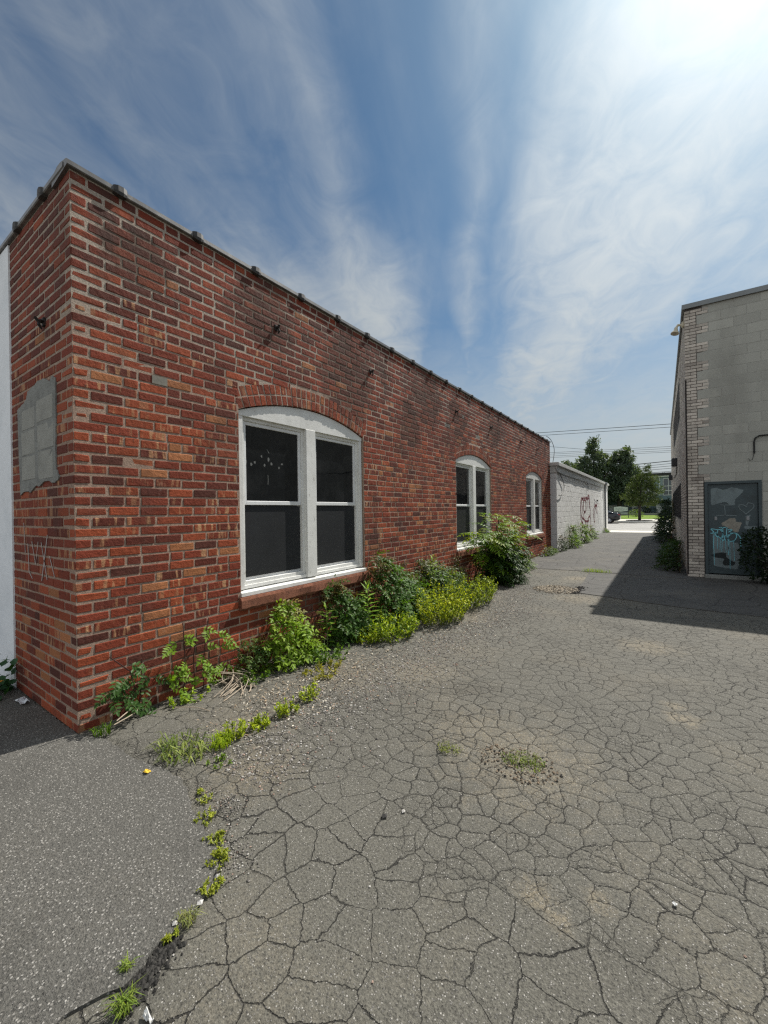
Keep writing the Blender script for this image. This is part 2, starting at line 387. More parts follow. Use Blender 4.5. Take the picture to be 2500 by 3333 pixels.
M = {}
M['brick'] = brickmat('brick')
M['mortar'] = mortarmat('mortar')
M['coping'] = plain('glazed_coping', (.10, .097, .095), .38, .35, 9, .5, bump=.0006, dirt=(.30, .29, .27, .7), dsc=7.0)
M['collar'] = plain('dark_glazed_collar', (.030, .029, .028), .6, .3, 12, .5, dirt=(.12, .11, .10, .4), dsc=18.0)
M['wood'] = paintmat('white_painted_wood', (.78, .78, .75), amt=.75)
M['vinyl'] = paintmat('white_vinyl', (.78, .79, .79), (.45, .44, .42), .25, .30)
M['glass'] = glassmat('dark_window_glass')
M['screen'] = screenmat('insect_screen')
M['sillstone'] = plain('rough_red_sill', (.25, .105, .065), .95, .45, 30, .2, bump=.012, dirt=(.10, .05, .04, .7), dsc=14.0)
M['iron'] = plain('rusty_black_iron', (.018, .015, .014), .7, .5, 40, .4, bump=.004, dirt=(.07, .03, .018, .7), dsc=30.0)
M['cement'] = plain('grey_cement', (.25, .255, .24), .95, .35, 9, .2, bump=.010, dirt=(.12, .12, .115, .7), dsc=5.0)
M['roof'] = plain('roof_felt', (.06, .06, .06), .9, .3, 5)
M['stucco'] = plain('white_stucco', (.84, .87, .90), .85, .05, 3, .3, bump=.004, dirt=(.55, .60, .64, .45), dsc=2.0)
M['block'] = blockmat('painted_block', .22, (.55, .54, .52))
M['cmu'] = blockmat('grey_block', .45, (.15, .145, .13))
M['tan'] = brickmat('tan_brick', 0, .35)
M['tanmortar'] = mortarmat('dark_mortar', (.075, .065, .060), (.10, .09, .085))
M['cmumortar'] = mortarmat('grey_mortar', (.36, .36, .33), (.36, .36, .33))
M['blockmortar'] = mortarmat('white_mortar', (.62, .61, .59), (.58, .57, .56))
M['leaf'] = leafmat('leaf')
M['stem'] = colmat('stem', .8, 60, .001)
M['stone'] = colmat('stone', .9, 120, .001)
M['metal'] = plain('grey_metal', (.16, .165, .17), .5, .25, 8, .5, bump=.002, dirt=(.08, .07, .06, .5))
M['darkmetal'] = plain('dark_metal', (.025, .026, .028), .5, .3, 12, .5)
M['galv'] = plain('galvanised_pipe', (.23, .24, .25), .5, .2, 6, .5, .3)
M['wire'] = plain('black_cable', (.012, .012, .012), .6, .2, 5)
M['bark'] = colmat('bark', .9, 20, .03)
M['cream'] = plain('cream_lamp', (.55, .50, .38), .5, .2, 20)
# ------------------------------------------------------------------ ground, roads
XW, Y0, Y1, HW, XL = -3.319, 1.074, 15.335, 3.887, -4.694        # brick wall plane, its ends, height, end of bare brick
XB, YB, HB = -3.109, 31.36, 3.159                                # white block building
XR, YR, YR2, HR = 0.425, 10.938, 29.25, 5.871                    # block warehouse on the right

SPOTS = [(-.72, 2.45, .55, .5), (-1.05, 2.6, .45, .4), (.10, 3.55, .14, .75), (.05, 3.75, .10, .65), (-.42, 1.62, .09, .65), (-.22, 1.72, .07, .65), (-.33, 1.55, .06, .6), (-1.9, 3.3, .5, .45),
         (-1.5, 9.5, .4, .8), (-.15, 5.2, .35, .6), (-2.3, 5.4, .5, .5), (-1.2, 7.4, .5, .6), (-2.5, 1.75, .25, .5), (-2.0, 1.5, .35, .5), (-2.4, 2.9, .5, .4)]
M['alley'] = asphalt('cracked_asphalt', .090, 8.8, 1.0, 1.8, 1.0, .40, spots=SPOTS, warm=(1.0, .955, .80), ss=130.0)
M['newer'] = asphalt('coarse_asphalt', .080, 3, 0, 3.0, 1.9, .10, warm=(1.0, .965, .86), ss=95.0)
M['smooth'] = asphalt('smooth_asphalt', .092, 1.6, .5, .8, .35, .35, tint=(.26, .23, .17), fine=0)
M['street'] = asphalt('street_asphalt', .42, .35, .3, .5, .2, .1, tint=(.4, .38, .34), fine=0)
M['concrete'] = plain('pale_concrete', (.66, .63, .56), .9, .15, 2, .2, bump=.003, dirt=(.25, .23, .20, .5), dsc=1.0)
M['dirt'] = plain('bare_earth', (.13, .11, .08), .95, .4, 2, .2, bump=.02)
def lawnmat():
    m, N = newmat('mown_grass'); p = pos(N)
    c = N.mix(N.noise(p, 1.2, 6.0, .7), (.09, .16, .018), (.20, .29, .035)); c = N.mix(N.mr(N.noise(p, 14.0, 4.0), .3, .7, 0, .6), c, (.16, .25, .03))
    finish(N, c, .9, N.m('MULTIPLY', N.noise(p, 40.0, 3.0), .05), spec=.15); return m
M['lawn'] = lawnmat()

def sheet(name, pts, z, mat, thick=0.0, sub=0.0):
    """flat polygon with a skirt"""
    P = []
    for i, a in enumerate(pts):
        b = pts[(i + 1) % len(pts)]; L = math.hypot(b[0] - a[0], b[1] - a[1]); n = max(1, int(L / sub)) if sub else 1
        for k in range(n):
            t = k / n; j = .009 if sub and 0 < k else 0
            P.append((lerp(a[0], b[0], t) + rnd.uniform(-j, j), lerp(a[1], b[1], t) + rnd.uniform(-j, j)))
    mb = MB(); n = len(P)
    vs = [(x, y, z) for x, y in P]
    if thick:
        vs += [(x, y, z - thick) for x, y in P]
    fs = [tuple(range(n))] + ([(i, (i + 1) % n, n + (i + 1) % n, n + i) for i in range(n)] if thick else [])
    mb.add(vs, fs)
    return tag(mb.build(name, mat), kind='structure')

sheet('ground', [(-500, -60), (500, -60), (500, 900), (-500, 900)], -.06, M['dirt'])
sheet('alley', [(-12, -6), (16, -6), (16, 28.9), (-12, 28.9)], 0.0, M['alley'])
SEAM = [(-4.72, 1.06), (-3.9, 1.06), (-3.30, 1.07), (-3.07, 1.15), (-2.64, 1.16), (-2.4, 1.21), (-2.23, 1.21), (-2.09, 1.16), (-1.95, 1.11), (-1.83, 1.09), (-1.74, 1.07), (-1.63, 1.03), (-1.56, 0.99), (-1.51, 0.93), (-1.48, 0.87), (-1.46, 0.80), (-1.46, 0.70), (-1.43, 0.63), (-1.42, 0.57), (-1.47, 0.48), (-1.52, .3), (-1.9, -1), (-2.5, -4), (-11, -4), (-11, 1.06)]
sheet('asphalt_patch', SEAM, .012, M['newer'], .03, .035)
sheet('alley_pavement', [(-3.3, 10.62), (-1.6, 10.66), (-.4, 10.60), (.42, 10.50), (6, 10.4), (6, 28.9), (-3.3, 28.9)], .008, M['smooth'], .02, .25)
sheet('asphalt_strip', [(-1.42, 10.58), (-1.33, 8.2), (-1.25, 7.86), (-.9, 7.78), (-.4, 7.62), (0.1, 7.5), (.6, 7.42), (1.4, 7.35), (4, 7.2), (9, 7.0), (9, 10.3), (.4, 10.44), (-.4, 10.54)], .010, M['smooth'], .02, .08)
sheet('driveway_apron', [(-9, 28.9), (3, 28.9), (3, 31.2), (-9, 31.2)], .012, M['concrete'], .05)
sheet('street', [(-200, 31.2), (200, 31.2), (200, 48.0), (-200, 48.0)], -.01, M['street'], .05)
mb = MB(); mb.cbox((-200, 48.0, -.05), (1, 0, 0), (0, 1, 0), (0, 0, 1), (400, .18, .20), .02); tag(mb.build('kerb', M['concrete']), kind='structure')
sheet('sidewalk', [(-200, 48.18), (200, 48.18), (200, 57.5), (-200, 57.5)], .14, M['concrete'], .1)
mb = MB(); ys = [57.5, 60, 66, 72, 78, 90, 110, 160, 400]; zs = [.15, .17, .30, .46, .64, .9, 1.2, 1.5, 2]
for i in range(len(ys) - 1): mb.quad((-250, ys[i], zs[i]), (250, ys[i], zs[i]), (250, ys[i + 1], zs[i + 1]), (-250, ys[i + 1], zs[i + 1]))
tag(mb.build('lawn', M['lawn']), kind='structure')

# ------------------------------------------------------------------ brick building
bb = thing('brick_building', 'long low red brick building with three arched white windows and dark tile coping', 'building', (XW, Y0, 0))
WINS = [(2.393, 4.342), (7.304, 9.253), (12.215, 14.140)]
WZB, WZS, RISE = .718, 2.497, .18
HALF = .9725; RA = (HALF ** 2 + RISE ** 2) / (2 * RISE); ZC = WZS + RISE - RA; ROUT = RA + .215
NCO = 52; CH = HW / NCO; BH = CH - .0130

def excluded(z):
    out = []
    for l, r in WINS:
        c = (l + r) / 2; hf = (r - l) / 2
        if .560 < z < WZB: out.append((l - .03, r + .05))
        elif WZB <= z < WZS: out.append((l, r))
        elif z >= WZS and z < ZC + ROUT:
            h = min(hf, math.sqrt(ROUT ** 2 - (z - ZC) ** 2)); out.append((c - h, c + h))
    return out

PAL = dict(A=(.14, .034, .021), B=(.225, .047, .024), C=(.315, .071, .030), D=(.38, .15, .064), E=(.105, .034, .024), G=(.26, .26, .235))
def brickcol(z, y):
    t = min(1, max(0, (z - 1.9) / 1.6))
    wts = [('A', lerp(.22, .42, t)), ('B', lerp(.46, .46, t)), ('C', lerp(.20, .08, t)), ('D', lerp(.035, .01, t)), ('E', lerp(.04, .05, t)), ('G', .001)]
    if z < .75: wts = [('A', .20), ('B', .40), ('C', .32), ('D', .05), ('E', .03)]
    q = rnd.random() * sum(w for _, w in wts)
    for k, w in wts:
        q -= w
        if q <= 0: break
    f = rnd.uniform(.82, 1.15) * .93
    col = tuple(x * f for x in PAL[k])
    flash = 0.0
    if k in 'ABC' and z < 3.1 and rnd.random() < (.45 if .5 < z < 2.6 else .2): flash = rnd.uniform(.35, 1.0)
    return col, (rnd.random(), flash, rnd.random())

brk = MB()
def bheight(a, z):
    w = min(1, max(0, (z - 2.5 + .9 * (mnoise.noise((a * .45, z * .3, 3.3)))) / .7))
    return BH - .004 * w
def brick_E(a0, a1, z0, depth=.098):
    if a1 - a0 < .015: return
    col, par = brickcol(z0, a0); out = rnd.uniform(-.0008, .0022)
    if rnd.random() < .03: out -= .0015; col = cmix(col, PAL['C'], .7)
    brk.cbox((XW - depth, a0, z0 + rnd.uniform(-.0015, .0015)), (1, 0, 0), (0, 1, 0), (0, 0, 1), (depth + out, a1 - a0, bheight(a0, z0) + rnd.uniform(-.002, .001)), .0045, .0022, col=col, par=par)
def brick_S(a0, a1, z0, depth=.098):
    """end wall: a is the distance from the corner towards -X"""
    if a1 - a0 < .015: return
    col, par = brickcol(z0, a0); out = rnd.uniform(-.0008, .0022)
    brk.cbox((XW - a1, Y0 - out, z0 + rnd.uniform(-.0015, .0015)), (1, 0, 0), (0, 1, 0), (0, 0, 1), (a1 - a0, depth, bheight(a0, z0) + rnd.uniform(-.002, .001)), .0045, .0022, col=col, par=par)

for i in range(NCO):
    z0 = i * CH + .004; zm = z0 + BH / 2; hdr = (i % 6 == 3)
    even = i % 2 == 0
    # corner brick
    la, lb = (.203, .098) if even else (.098, .203)
    col, par = brickcol(z0, Y0); ch = .007; jt = .003
    broken = rnd.random() < .42
    if broken:
        ch = rnd.uniform(.010, .023); jt = .006; col = cmix(col, PAL['C'], .5)
    s = rnd.uniform(-.001, .001)
    brk.cbox((XW - lb, Y0 + s, z0), (1, 0, 0), (0, 1, 0), (0, 0, 1), (lb - s, la - s, BH), ch, jt, col=col, par=par)
    ex = excluded(zm); bounds = []; a = la + .0105
    while Y0 + a < Y1:
        if hdr: L = .203 if (len(bounds) % 2 == 0) else .098
        else: L = .203 + rnd.uniform(-.004, .004)
        if not hdr and rnd.random() < .025: L = .098
        bounds.append((Y0 + a, min(Y0 + a + L, Y1))); a += L + .0125 + rnd.uniform(-.001, .004)
    for b0, b1 in bounds:
        segs = [(b0, b1)]
        for l, r in ex:
            ns = []
            for s0, s1 in segs:
                if s1 <= l or s0 >= r: ns.append((s0, s1))
                else:
                    if s0 < l - .012: ns.append((s0, l - .004))
                    if s1 > r + .012: ns.append((r + .004, s1))
            segs = ns
        for s0, s1 in segs: brick_E(s0, s1, z0)
    a = lb + .0105; k = 0
    while a < XW - XL:
        L = (.203 if k % 2 == 0 else .098) if hdr else .203 + rnd.uniform(-.004, .004)
        brick_S(a, min(a + L, XW - XL), z0); a += L + .0105; k += 1
# brick arches: two rings of bricks on end
for l, r in WINS:
    c = (l + r) / 2; A = math.asin(min(1, ((r - l) / 2) / RA)); n = int(2 * A * RA / .069)
    for ring in range(2):
        r0 = RA + .003 + ring * .108
        for k in range(n):
            t = -A + (k + .5) * 2 * A / n; w = 2 * A * r0 / n - .009
            rad = Vector((0, math.sin(t), math.cos(t))); tan = Vector((0, math.cos(t), -math.sin(t)))
            o = Vector((XW - .098, c, ZC)) + rad * r0 - tan * (w / 2)
            col, par = brickcol(2.2, c); col = cmix(col, PAL['C'], .25)
            brk.cbox(o, (1, 0, 0), tan, rad, (.098 + rnd.uniform(-.002, .003), w, .098), .005, .002, col=col, par=(par[0], par[1] * .7, par[2]))
# mortar bed behind the brick faces
xm = XW - .0026
def mq(*q): brk.quad(*q, mi=1)
edges = [Y0 + .0026] + [e for w in WINS for e in w] + [Y1]
for i in range(0, len(edges), 2): mq((xm, edges[i], 0), (xm, edges[i + 1], 0), (xm, edges[i + 1], HW), (xm, edges[i], HW))
for l, r in WINS:
    mq((xm, l, 0), (xm, r, 0), (xm, r, WZB - .01), (xm, l, WZB - .01))
    c = (l + r) / 2; n = 20
    za = lambda y: ZC + math.sqrt(max(0, (RA + .004) ** 2 - (y - c) ** 2))
    for k in range(n):
        a, b = lerp(l, r, k / n), lerp(l, r, (k + 1) / n)
        mq((xm, a, za(a)), (xm, b, za(b)), (xm, b, HW), (xm, a, HW))
        mq((xm, a, za(a)), (xm, b, za(b)), (xm - .16, b, za(b)), (xm - .16, a, za(a)))
    for y in (l, r): mq((xm, y, .6), (xm - .16, y, .6), (xm - .16, y, WZS + .02), (xm, y, WZS + .02))
    mq((xm - .15, l, .6), (xm - .15, r, .6), (xm - .15, r, 2.75), (xm - .15, l, 2.75))
mq((XL, Y0 + .0026, 0), (xm, Y0 + .0026, 0), (xm, Y0 + .0026, HW), (XL, Y0 + .0026, HW))
mq((-12, Y1, 0), (xm, Y1, 0), (xm, Y1, HW), (-12, Y1, HW))
mq((-12, Y0 + .05, 0), (-12, Y1, 0), (-12, Y1, HW), (-12, Y0 + .05, HW))
wall = brk.build('wall', [M['brick'], M['mortar']], bb)
mb = MB(); mb.box(-12, XW - .2, Y0 + .2, Y1 - .1, HW - .15, HW - .05); mb.build('roof', M['roof'], bb)
mb = MB(); mb.box(-12, XL, Y0 - .012, Y0 + .09, 0, HW - .006); mb.build('stucco_wall', M['stucco'], bb)

# coping: glazed tiles, a collar over each joint
def coping_section(grow=0.0):
    g = grow
    return [(-.26 - g, -.03), (.022 + g, 0.002 - g), (.028 + g, .008), (.026 + g, .040 + g * .6), (.008 + g * .5, .048 + g), (-.09, .068 + g), (-.15, .070 + g), (-.26 - g, .04)]
cp = MB()
sec = coping_section()
def sweep(mbx, P, rings):
    n = len(rings[0]); vs = [p for rg in rings for p in rg]
    fs = [(i * n + j, i * n + (j + 1) % n, (i + 1) * n + (j + 1) % n, (i + 1) * n + j) for i in range(len(rings) - 1) for j in range(n)]
    fs += [tuple(range(n)), tuple((len(rings) - 1) * n + j for j in range(n))]
    mbx.add(vs, fs)
YE = [Y0 - .026]; y = Y0 + .31
while y < Y1: YE.append(y); y += .612
YE.append(Y1 + .02)
for a, b in zip(YE, YE[1:]):
    dz = rnd.uniform(-.004, .004); dx = rnd.uniform(-.004, .004)
    sweep(cp, None, [[(XW + px + dx, yy, HW + pz + dz) for px, pz in sec] for yy in (a + .004, b - .004)])
XE = [XW - .031]; x = XW - .47
while x > -11: XE.append(x); x -= .612
for a, b in zip(XE, XE[1:]):
    sweep(cp, None, [[(xx, Y0 - px, HW + pz) for px, pz in sec] for xx in (a - .004, b + .004)])
cp.build('coping', M['coping'], bb)
def collar(at, along_y, parent):
    c = MB(); rings = []
    for t, g in ((-.048, .000), (-.042, .008), (-.022, .016), (.014, .018), (.038, .011), (.048, .000)):
        s2 = coping_section(g)
        if along_y: rings.append([(XW + px, at + t, HW + pz) for px, pz in s2])
        else: rings.append([(at + t, Y0 - px, HW + pz) for px, pz in s2])
    n = len(rings[0]); vs = [p for rg in rings for p in rg]
    fs = [(i * n + j, i * n + (j + 1) % n, (i + 1) * n + (j + 1) % n, (i + 1) * n + j) for i in range(5) for j in range(n)]
    fs += [tuple(range(n)), tuple(5 * n + j for j in range(n))]
    c.add(vs, fs); return c.build('coping_collar', M['collar'], parent, smooth=False)
c0 = collar(YE[1], True, bb)
for y in YE[2:-1]:
    c = c0.copy(); COL.objects.link(c); c.location.y = y - YE[1]
c1 = collar(XE[1], False, bb)
for x in XE[2:5]:
    c = c1.copy(); COL.objects.link(c); c.location.x = x - XE[1]

# cement patch on the end wall
CEM = [(-4.51, 2.40), (-4.38, 2.43), (-4.28, 2.45), (-4.24, 2.52), (-4.11, 2.53), (-4.0, 2.55), (-3.86, 2.555), (-3.78, 2.52), (-3.73, 2.50), (-3.68, 2.53), (-3.62, 2.51), (-3.61, 2.2), (-3.63, 2.02), (-3.62, 1.85), (-3.57, 1.78), (-3.65, 1.74), (-3.75, 1.76), (-3.87, 1.77), (-3.98, 1.735), (-4.07, 1.74), (-4.2, 1.70), (-4.36, 1.71), (-4.46, 1.68), (-4.47, 1.83), (-4.49, 2.05), (-4.5, 2.32)]
cm = MB(); P = []
for i, a in enumerate(CEM):
    b = CEM[(i + 1) % len(CEM)]
    for k in range(3): P.append((lerp(a[0], b[0], k / 3) + rnd.uniform(-.006, .006), Y0 - .009, lerp(a[1], b[1], k / 3) + rnd.uniform(-.007, .007)))
cm.prism(P, (0, .03, 0))
cpatch = cm.build('cement_patch', M['cement'], bb)
M['cementblock'] = plain('pale_cement_block', (.33, .33, .30), .95, .3, 14, .2, bump=.008, dirt=(.18, .18, .17, .6), dsc=7.0)
for bx0, bx1, bz0, bz1 in ((-4.40, -4.07, 1.80, 1.99), (-4.40, -4.08, 2.005, 2.20), (-4.38, -4.07, 2.215, 2.38), (-4.00, -3.68, 1.79, 2.0), (-4.01, -3.66, 2.015, 2.215), (-4.03, -3.67, 2.23, 2.40)):
    b_ = MB(); b_.cbox((bx0, Y0 - .0105, bz0), (1, 0, 0), (0, 1, 0), (0, 0, 1), (bx1 - bx0, .02, bz1 - bz0), .004, .006); b_.build('infill_block', M['cementblock'], cpatch)
# chalky marks
M['chalk'] = plain('chalk_paint', (.42, .38, .36), .9, .4, 30, .2)
ck = MB()
for L in ([(-3.98, 1.30), (-3.86, 1.02)], [(-3.84, 1.36), (-3.98, 1.0)], [(-4.2, 1.30), (-4.12, 1.12), (-4.05, 1.3)], [(-4.3, 1.28), (-4.28, 1.05), (-4.2, 1.0)], [(-3.8, 1.2), (-3.7, 1.05)], [(-4.4, 1.45), (-4.37, 1.2)]):
    ck.ribbon([(a, Y0 - .0045, b) for a, b in L], .013, (0, -1, 0))
ck.build('chalk_mark', M['chalk'], bb)

# rusty iron pins high on the walls
def pin(o, n, t, q=.72):
    """o on the wall, n outward, t sideways"""
    o = Vector(o); n = Vector(n); t = Vector(t); u = Vector((0, 0, 1)); mb = MB()
    mb.cbox(o - t * .028 * q - u * .045 * q - n * .01, t, u, n, (.056 * q, .09 * q, .025), .006, .005)
    mb.tube([o + n * .01, o + n * .06 * q, o + n * .085 * q + u * .03 * q], [.020 * q, .018 * q, .014 * q], 8)
    mb.tube([o + n * .05 * q - u * .005, o + n * .055 * q - u * .05 * q + t * .02 * q, o + n * .03 * q - u * .085 * q + t * .015 * q], [.014 * q, .016 * q, .007 * q], 7)
    mb.tube([o + n * .02 * q + t * .02 * q, o + n * .05 * q + t * .05 * q], [.010 * q, .006 * q], 6)
    return mb
for y in (2.86, 4.52, 7.33, 9.25, 11.7, 13.5): pin((XW, y, 3.44), (1, 0, 0), (0, 1, 0)).build('iron_pin', M['iron'], bb)
pin((-3.84, Y0, 2.97), (0, -1, 0), (1, 0, 0)).build('iron_pin', M['iron'], bb)
mb = MB(); mb.box(XW - .02, XW + .004, 1.60, 1.72, 2.545, 2.610); mb.build('wood_plug', plain('weathered_wood_plug', (.20, .19, .16), .9, .4, 40), bb)

# windows
def build_window(l):
    w_ = WINS[0][1] - WINS[0][0]; c = l + w_ / 2; x = XW
    fr = MB(); zt = 2.452; nb = -.028; bk = -.15; m0 = .90; m1 = 1.05
    def bx(u0, u1, z0, z1, n0, n1): fr.cbox((x + n0, l + u0, z0), (1, 0, 0), (0, 1, 0), (0, 0, 1), (n1 - n0, u1 - u0, z1 - z0), .003, .0012)
    bx(.004, .062, .765, zt, bk, nb); bx(w_ - .062, w_ - .012, .765, zt, bk, nb); bx(m0, m1, .765, zt, bk, nb + .012)
    # curved head board
    n = 24; low = [(x + bk, l + .004 + (w_ - .016) * k / n) for k in range(n + 1)]
    top = [ZC + math.sqrt(max(0, (RA - .006) ** 2 - (y - c) ** 2)) for _, y in low]
    P = [(x + bk, low[0][1], zt), (x + bk, low[-1][1], zt)] + [(x + bk, low[k][1], top[k]) for k in range(n, -1, -1)]
    fr.prism(P, (nb + .004 - bk, 0, 0))
    # sloping wooden sill board
    for (a0, a1) in ((-.005, w_ + .005),):
        P = [(x + bk, l + a0, WZB - .012), (x + .018, l + a0, WZB - .012), (x + .018, l + a0, WZB + .022), (x + bk, l + a0, WZB + .055)]
        fr.prism(P, (0, a1 - a0, 0))
    bx(.062, m0, .765, .800, bk, nb - .012); bx(m1, w_ - .062, .765, .800, bk, nb - .012)
    # vinyl outer frame in each light
    for u0, u1 in ((.062, m0), (m1, w_ - .062)):
        for a0, a1, z0, z1 in ((u0, u0 + .036, .80, zt), (u1 - .036, u1, .80, zt), (u0 + .036, u1 - .036, zt - .036, zt), (u0 + .036, u1 - .036, .80, .838)):
            bx(a0, a1, z0, z1, bk + .01, -.058)
    root = fr.build('window', M['wood'], bb)
    for u0, u1 in ((.098, m0 - .036), (m1 + .036, w_ - .098)):
        for part, z0, z1, n1, b in (('u', 1.585, zt - .036, -.074, .034), ('l', .838, 1.625, -.106, .036)):
            s = MB(); mr_ = .036
            def sx_(a0, a1, c0, c1): s.cbox((x - .145, l + a0, c0), (1, 0, 0), (0, 1, 0), (0, 0, 1), (n1 + .145, a1 - a0, c1 - c0), .004, .0008)
            sx_(u0, u0 + b, z0, z1); sx_(u1 - b, u1, z0, z1); sx_(u0 + b, u1 - b, z1 - mr_, z1); sx_(u0 + b, u1 - b, z0, z0 + (.042 if part == 'u' else .05))
            s.build('sash', M['vinyl'], root)
            g = MB(); g.box(x - .14, x + n1 - .016, l + u0 + b - .004, l + u1 - b + .004, z0 + .02, z1 - .02); g.build('pane', M['glass'], root, fix=True)
            if part == 'l':
                k = MB(); k.box(x - .092, x - .090, l + u0 + .01, l + u1 - .01, z0 + .03, z1 - .05); k.build('screen', M['screen'], root)
    st = MB(); n = 60; rg = []
    for k in range(n + 1):
        yy = lerp(l - .03, l + w_ + .05, k / n); cnt = [0]
        def j(q=.006):
            cnt[0] += 1; return (mnoise.noise((yy * 5.0, cnt[0] * 7.7, 1.5)) * 1.6 + rnd.uniform(-.35, .35)) * q
        rg.append([(x - .12, yy, .588), (x + .030 + j(), yy, .582 + j(.009)), (x + .046 + j(), yy, .600 + j(.009)), (x + .048 + j(.004), yy, .675 + j(.004)), (x + .038 + j(.004), yy, .700 + j(.003)), (x - .12, yy, .704)])
    vs = [p for r_ in rg for p in r_]; m6 = 6
    st.add(vs, [(i * m6 + q, i * m6 + (q + 1) % m6, (i + 1) * m6 + (q + 1) % m6, (i + 1) * m6 + q) for i in range(n) for q in range(m6)] + [tuple(range(m6)), tuple(n * m6 + q for q in range(m6))])
    st.build('sill', M['sillstone'], root)
    return root
w0 = build_window(WINS[0][0])
for l, r in WINS[1:]:
    c = dup(w0); c.location.y = l - WINS[0][0]
# scraps of old sticker on the first upper pane
fl = MB()
for u, z, s in ((.14, 2.02, .035), (.20, 1.995, .03), (.245, 2.02, .028), (.33, 2.09, .03), (.42, 2.07, .035), (.46, 2.02, .028), (.37, 2.0, .022), (.60, 2.03, .026), (.56, 1.985, .02)):
    P = [(XW - .0885, WINS[0][0] + u + math.cos(t) * s * .62 * rnd.uniform(.4, 1.1), z + math.sin(t) * s * .8 * rnd.uniform(.4, 1.2)) for t in [k * 1.047 for k in range(6)]]
    fl.add(P, [tuple(range(6))])
fl.ribbon([(XW - .0885, WINS[0][0] + .41, 1.90), (XW - .0885, WINS[0][0] + .412, 1.84), (XW - .0885, WINS[0][0] + .408, 1.80)], .006, (1, 0, 0))
fl.ribbon([(XW - .0885, WINS[0][0] + .40, 2.17), (XW - .0885, WINS[0][0] + .43, 2.13)], .007, (1, 0, 0))
fl.build('sticker_scrap', plain('faded_sticker', (.13, .135, .13), .8), w0)

# ------------------------------------------------------------------ white block building
wb = thing('white_block_building', 'low white painted concrete block building with red scrawled graffiti and overhanging roof edge', 'building', (XB, Y1, 0))
bl = MB(); zr = 2.80; nb = 14; bhh = zr / nb
for i in range(nb):
    z0 = i * bhh; a = Y1 + .0 + (0 if i % 2 == 0 else -.2)
    while a < YB:
        s0, s1 = max(a, Y1), min(a + .395, YB); f = rnd.uniform(.92, 1.05)
        if s1 - s0 > .03: bl.cbox((XB - .2, s0, z0), (1, 0, 0), (0, 1, 0), (0, 0, 1), (.2 + rnd.uniform(-.0015, .0015), s1 - s0, bhh - .007), .006, .001, col=(.85 * f, .85 * f, .83 * f))
        a += .402
    bl.cbox((XB - .42, Y1 - .004, z0), (1, 0, 0), (0, 1, 0), (0, 0, 1), (.41, .2, bhh - .007), .006, .001, col=(.66, .67, .68))
bl.box(XB - 6, XB - .004, Y1 + .003, YB - .004, 0, zr, mi=1)
bl.build('wall', [M['block'], M['blockmortar']], wb)
M['fascia'] = paintmat('white_painted_board', (.62, .62, .60), (.34, .33, .31), .5, .5)
fs = MB(); fs.cbox((XB - 6, Y1 - .03, zr), (1, 0, 0), (0, 1, 0), (0, 0, 1), (6.03, YB - Y1 + .06, .24), .006, .0); fs.cbox((XB - 6, Y1 - .09, zr + .24), (1, 0, 0), (0, 1, 0), (0, 0, 1), (6.10, YB - Y1 + .19, .13), .012, .0)
fs.build('roof_edge', M['fascia'], wb)
pp = MB(); pp.tube([(XB + .07, 29.3, 0.02), (XB + .07, 29.3, 2.75), (XB + .10, 29.3, 3.05)], .055, 10); pp.cbox((XB - .02, 29.15, 3.0), (1, 0, 0), (0, 1, 0), (0, 0, 1), (.22, .30, .16), .02)
pp.build('downpipe', M['galv'], wb)
G1 = [[(20.73, .82), (20.41, 1.05), (20.39, 1.33), (20.55, 1.71), (20.7, 1.91), (21.08, 1.94), (21.21, 1.83), (20.91, 1.55), (20.71, 1.27), (20.59, 1.16), (20.86, 1.07), (21.26, 1.0)],
 [(20.38, 1.22), (20.34, 1.55), (20.43, 1.85), (20.66, 2.0), (21.08, 1.97), (21.35, 2.05), (21.61, 1.98), (21.99, 2.07), (22.36, 2.02), (22.67, 2.18), (23.0, 2.1), (23.1, 1.85), (23.31, 1.45), (23.32, 1.11)],
 [(21.14, 1.66), (21.24, 1.83), (21.52, 1.93), (21.78, 1.87), (21.88, 1.66), (21.86, 1.43), (21.56, 1.34), (21.24, 1.43), (21.12, 1.66)],
 [(21.9, 1.93), (22.21, 1.99), (22.3, 1.69), (22.16, 1.46)], [(22.32, 1.93), (22.76, 2.04), (22.99, 1.91), (22.96, 1.67), (23.07, 1.51)], [(20.64, .87), (20.98, .87)],
 [(21.26, 1.02), (21.15, 1.21), (21.41, 1.32), (21.74, 1.34)], [(21.26, 1.0), (21.7, .91), (22.26, .88), (22.85, .91)], [(21.79, .88), (21.68, .68), (21.78, .53), (21.96, .55), (21.87, .79)],
 [(22.6, .37), (22.39, .65), (22.5, .95), (22.83, 1.09), (23.24, 1.1), (23.39, .92), (23.4, .61), (23.21, .37), (22.96, .26), (22.6, .37)]]
G2 = [[(24.77, 1.71), (25.0, 1.59), (25.48, 1.65), (25.98, 1.63), (25.84, 1.51), (26.01, 1.2)], [(24.64, 1.54), (24.43, 1.32), (24.59, .99), (24.79, .76), (25.0, .88), (24.89, 1.22), (24.82, 1.51)],
 [(25.1, 1.91), (25.13, 1.71), (25.74, 1.71), (26.08, 1.85)], [(25.23, 1.58), (25.46, 1.44), (25.69, 1.24)]]
GW = [[(24.92, 1.99), (25.52, 2.02), (26.28, 1.99), (26.4, 1.91), (25.76, 1.93)], [(26.34, 1.37), (26.44, 1.02), (26.53, .64)], [(25.03, 1.97), (24.9, 1.81)]]
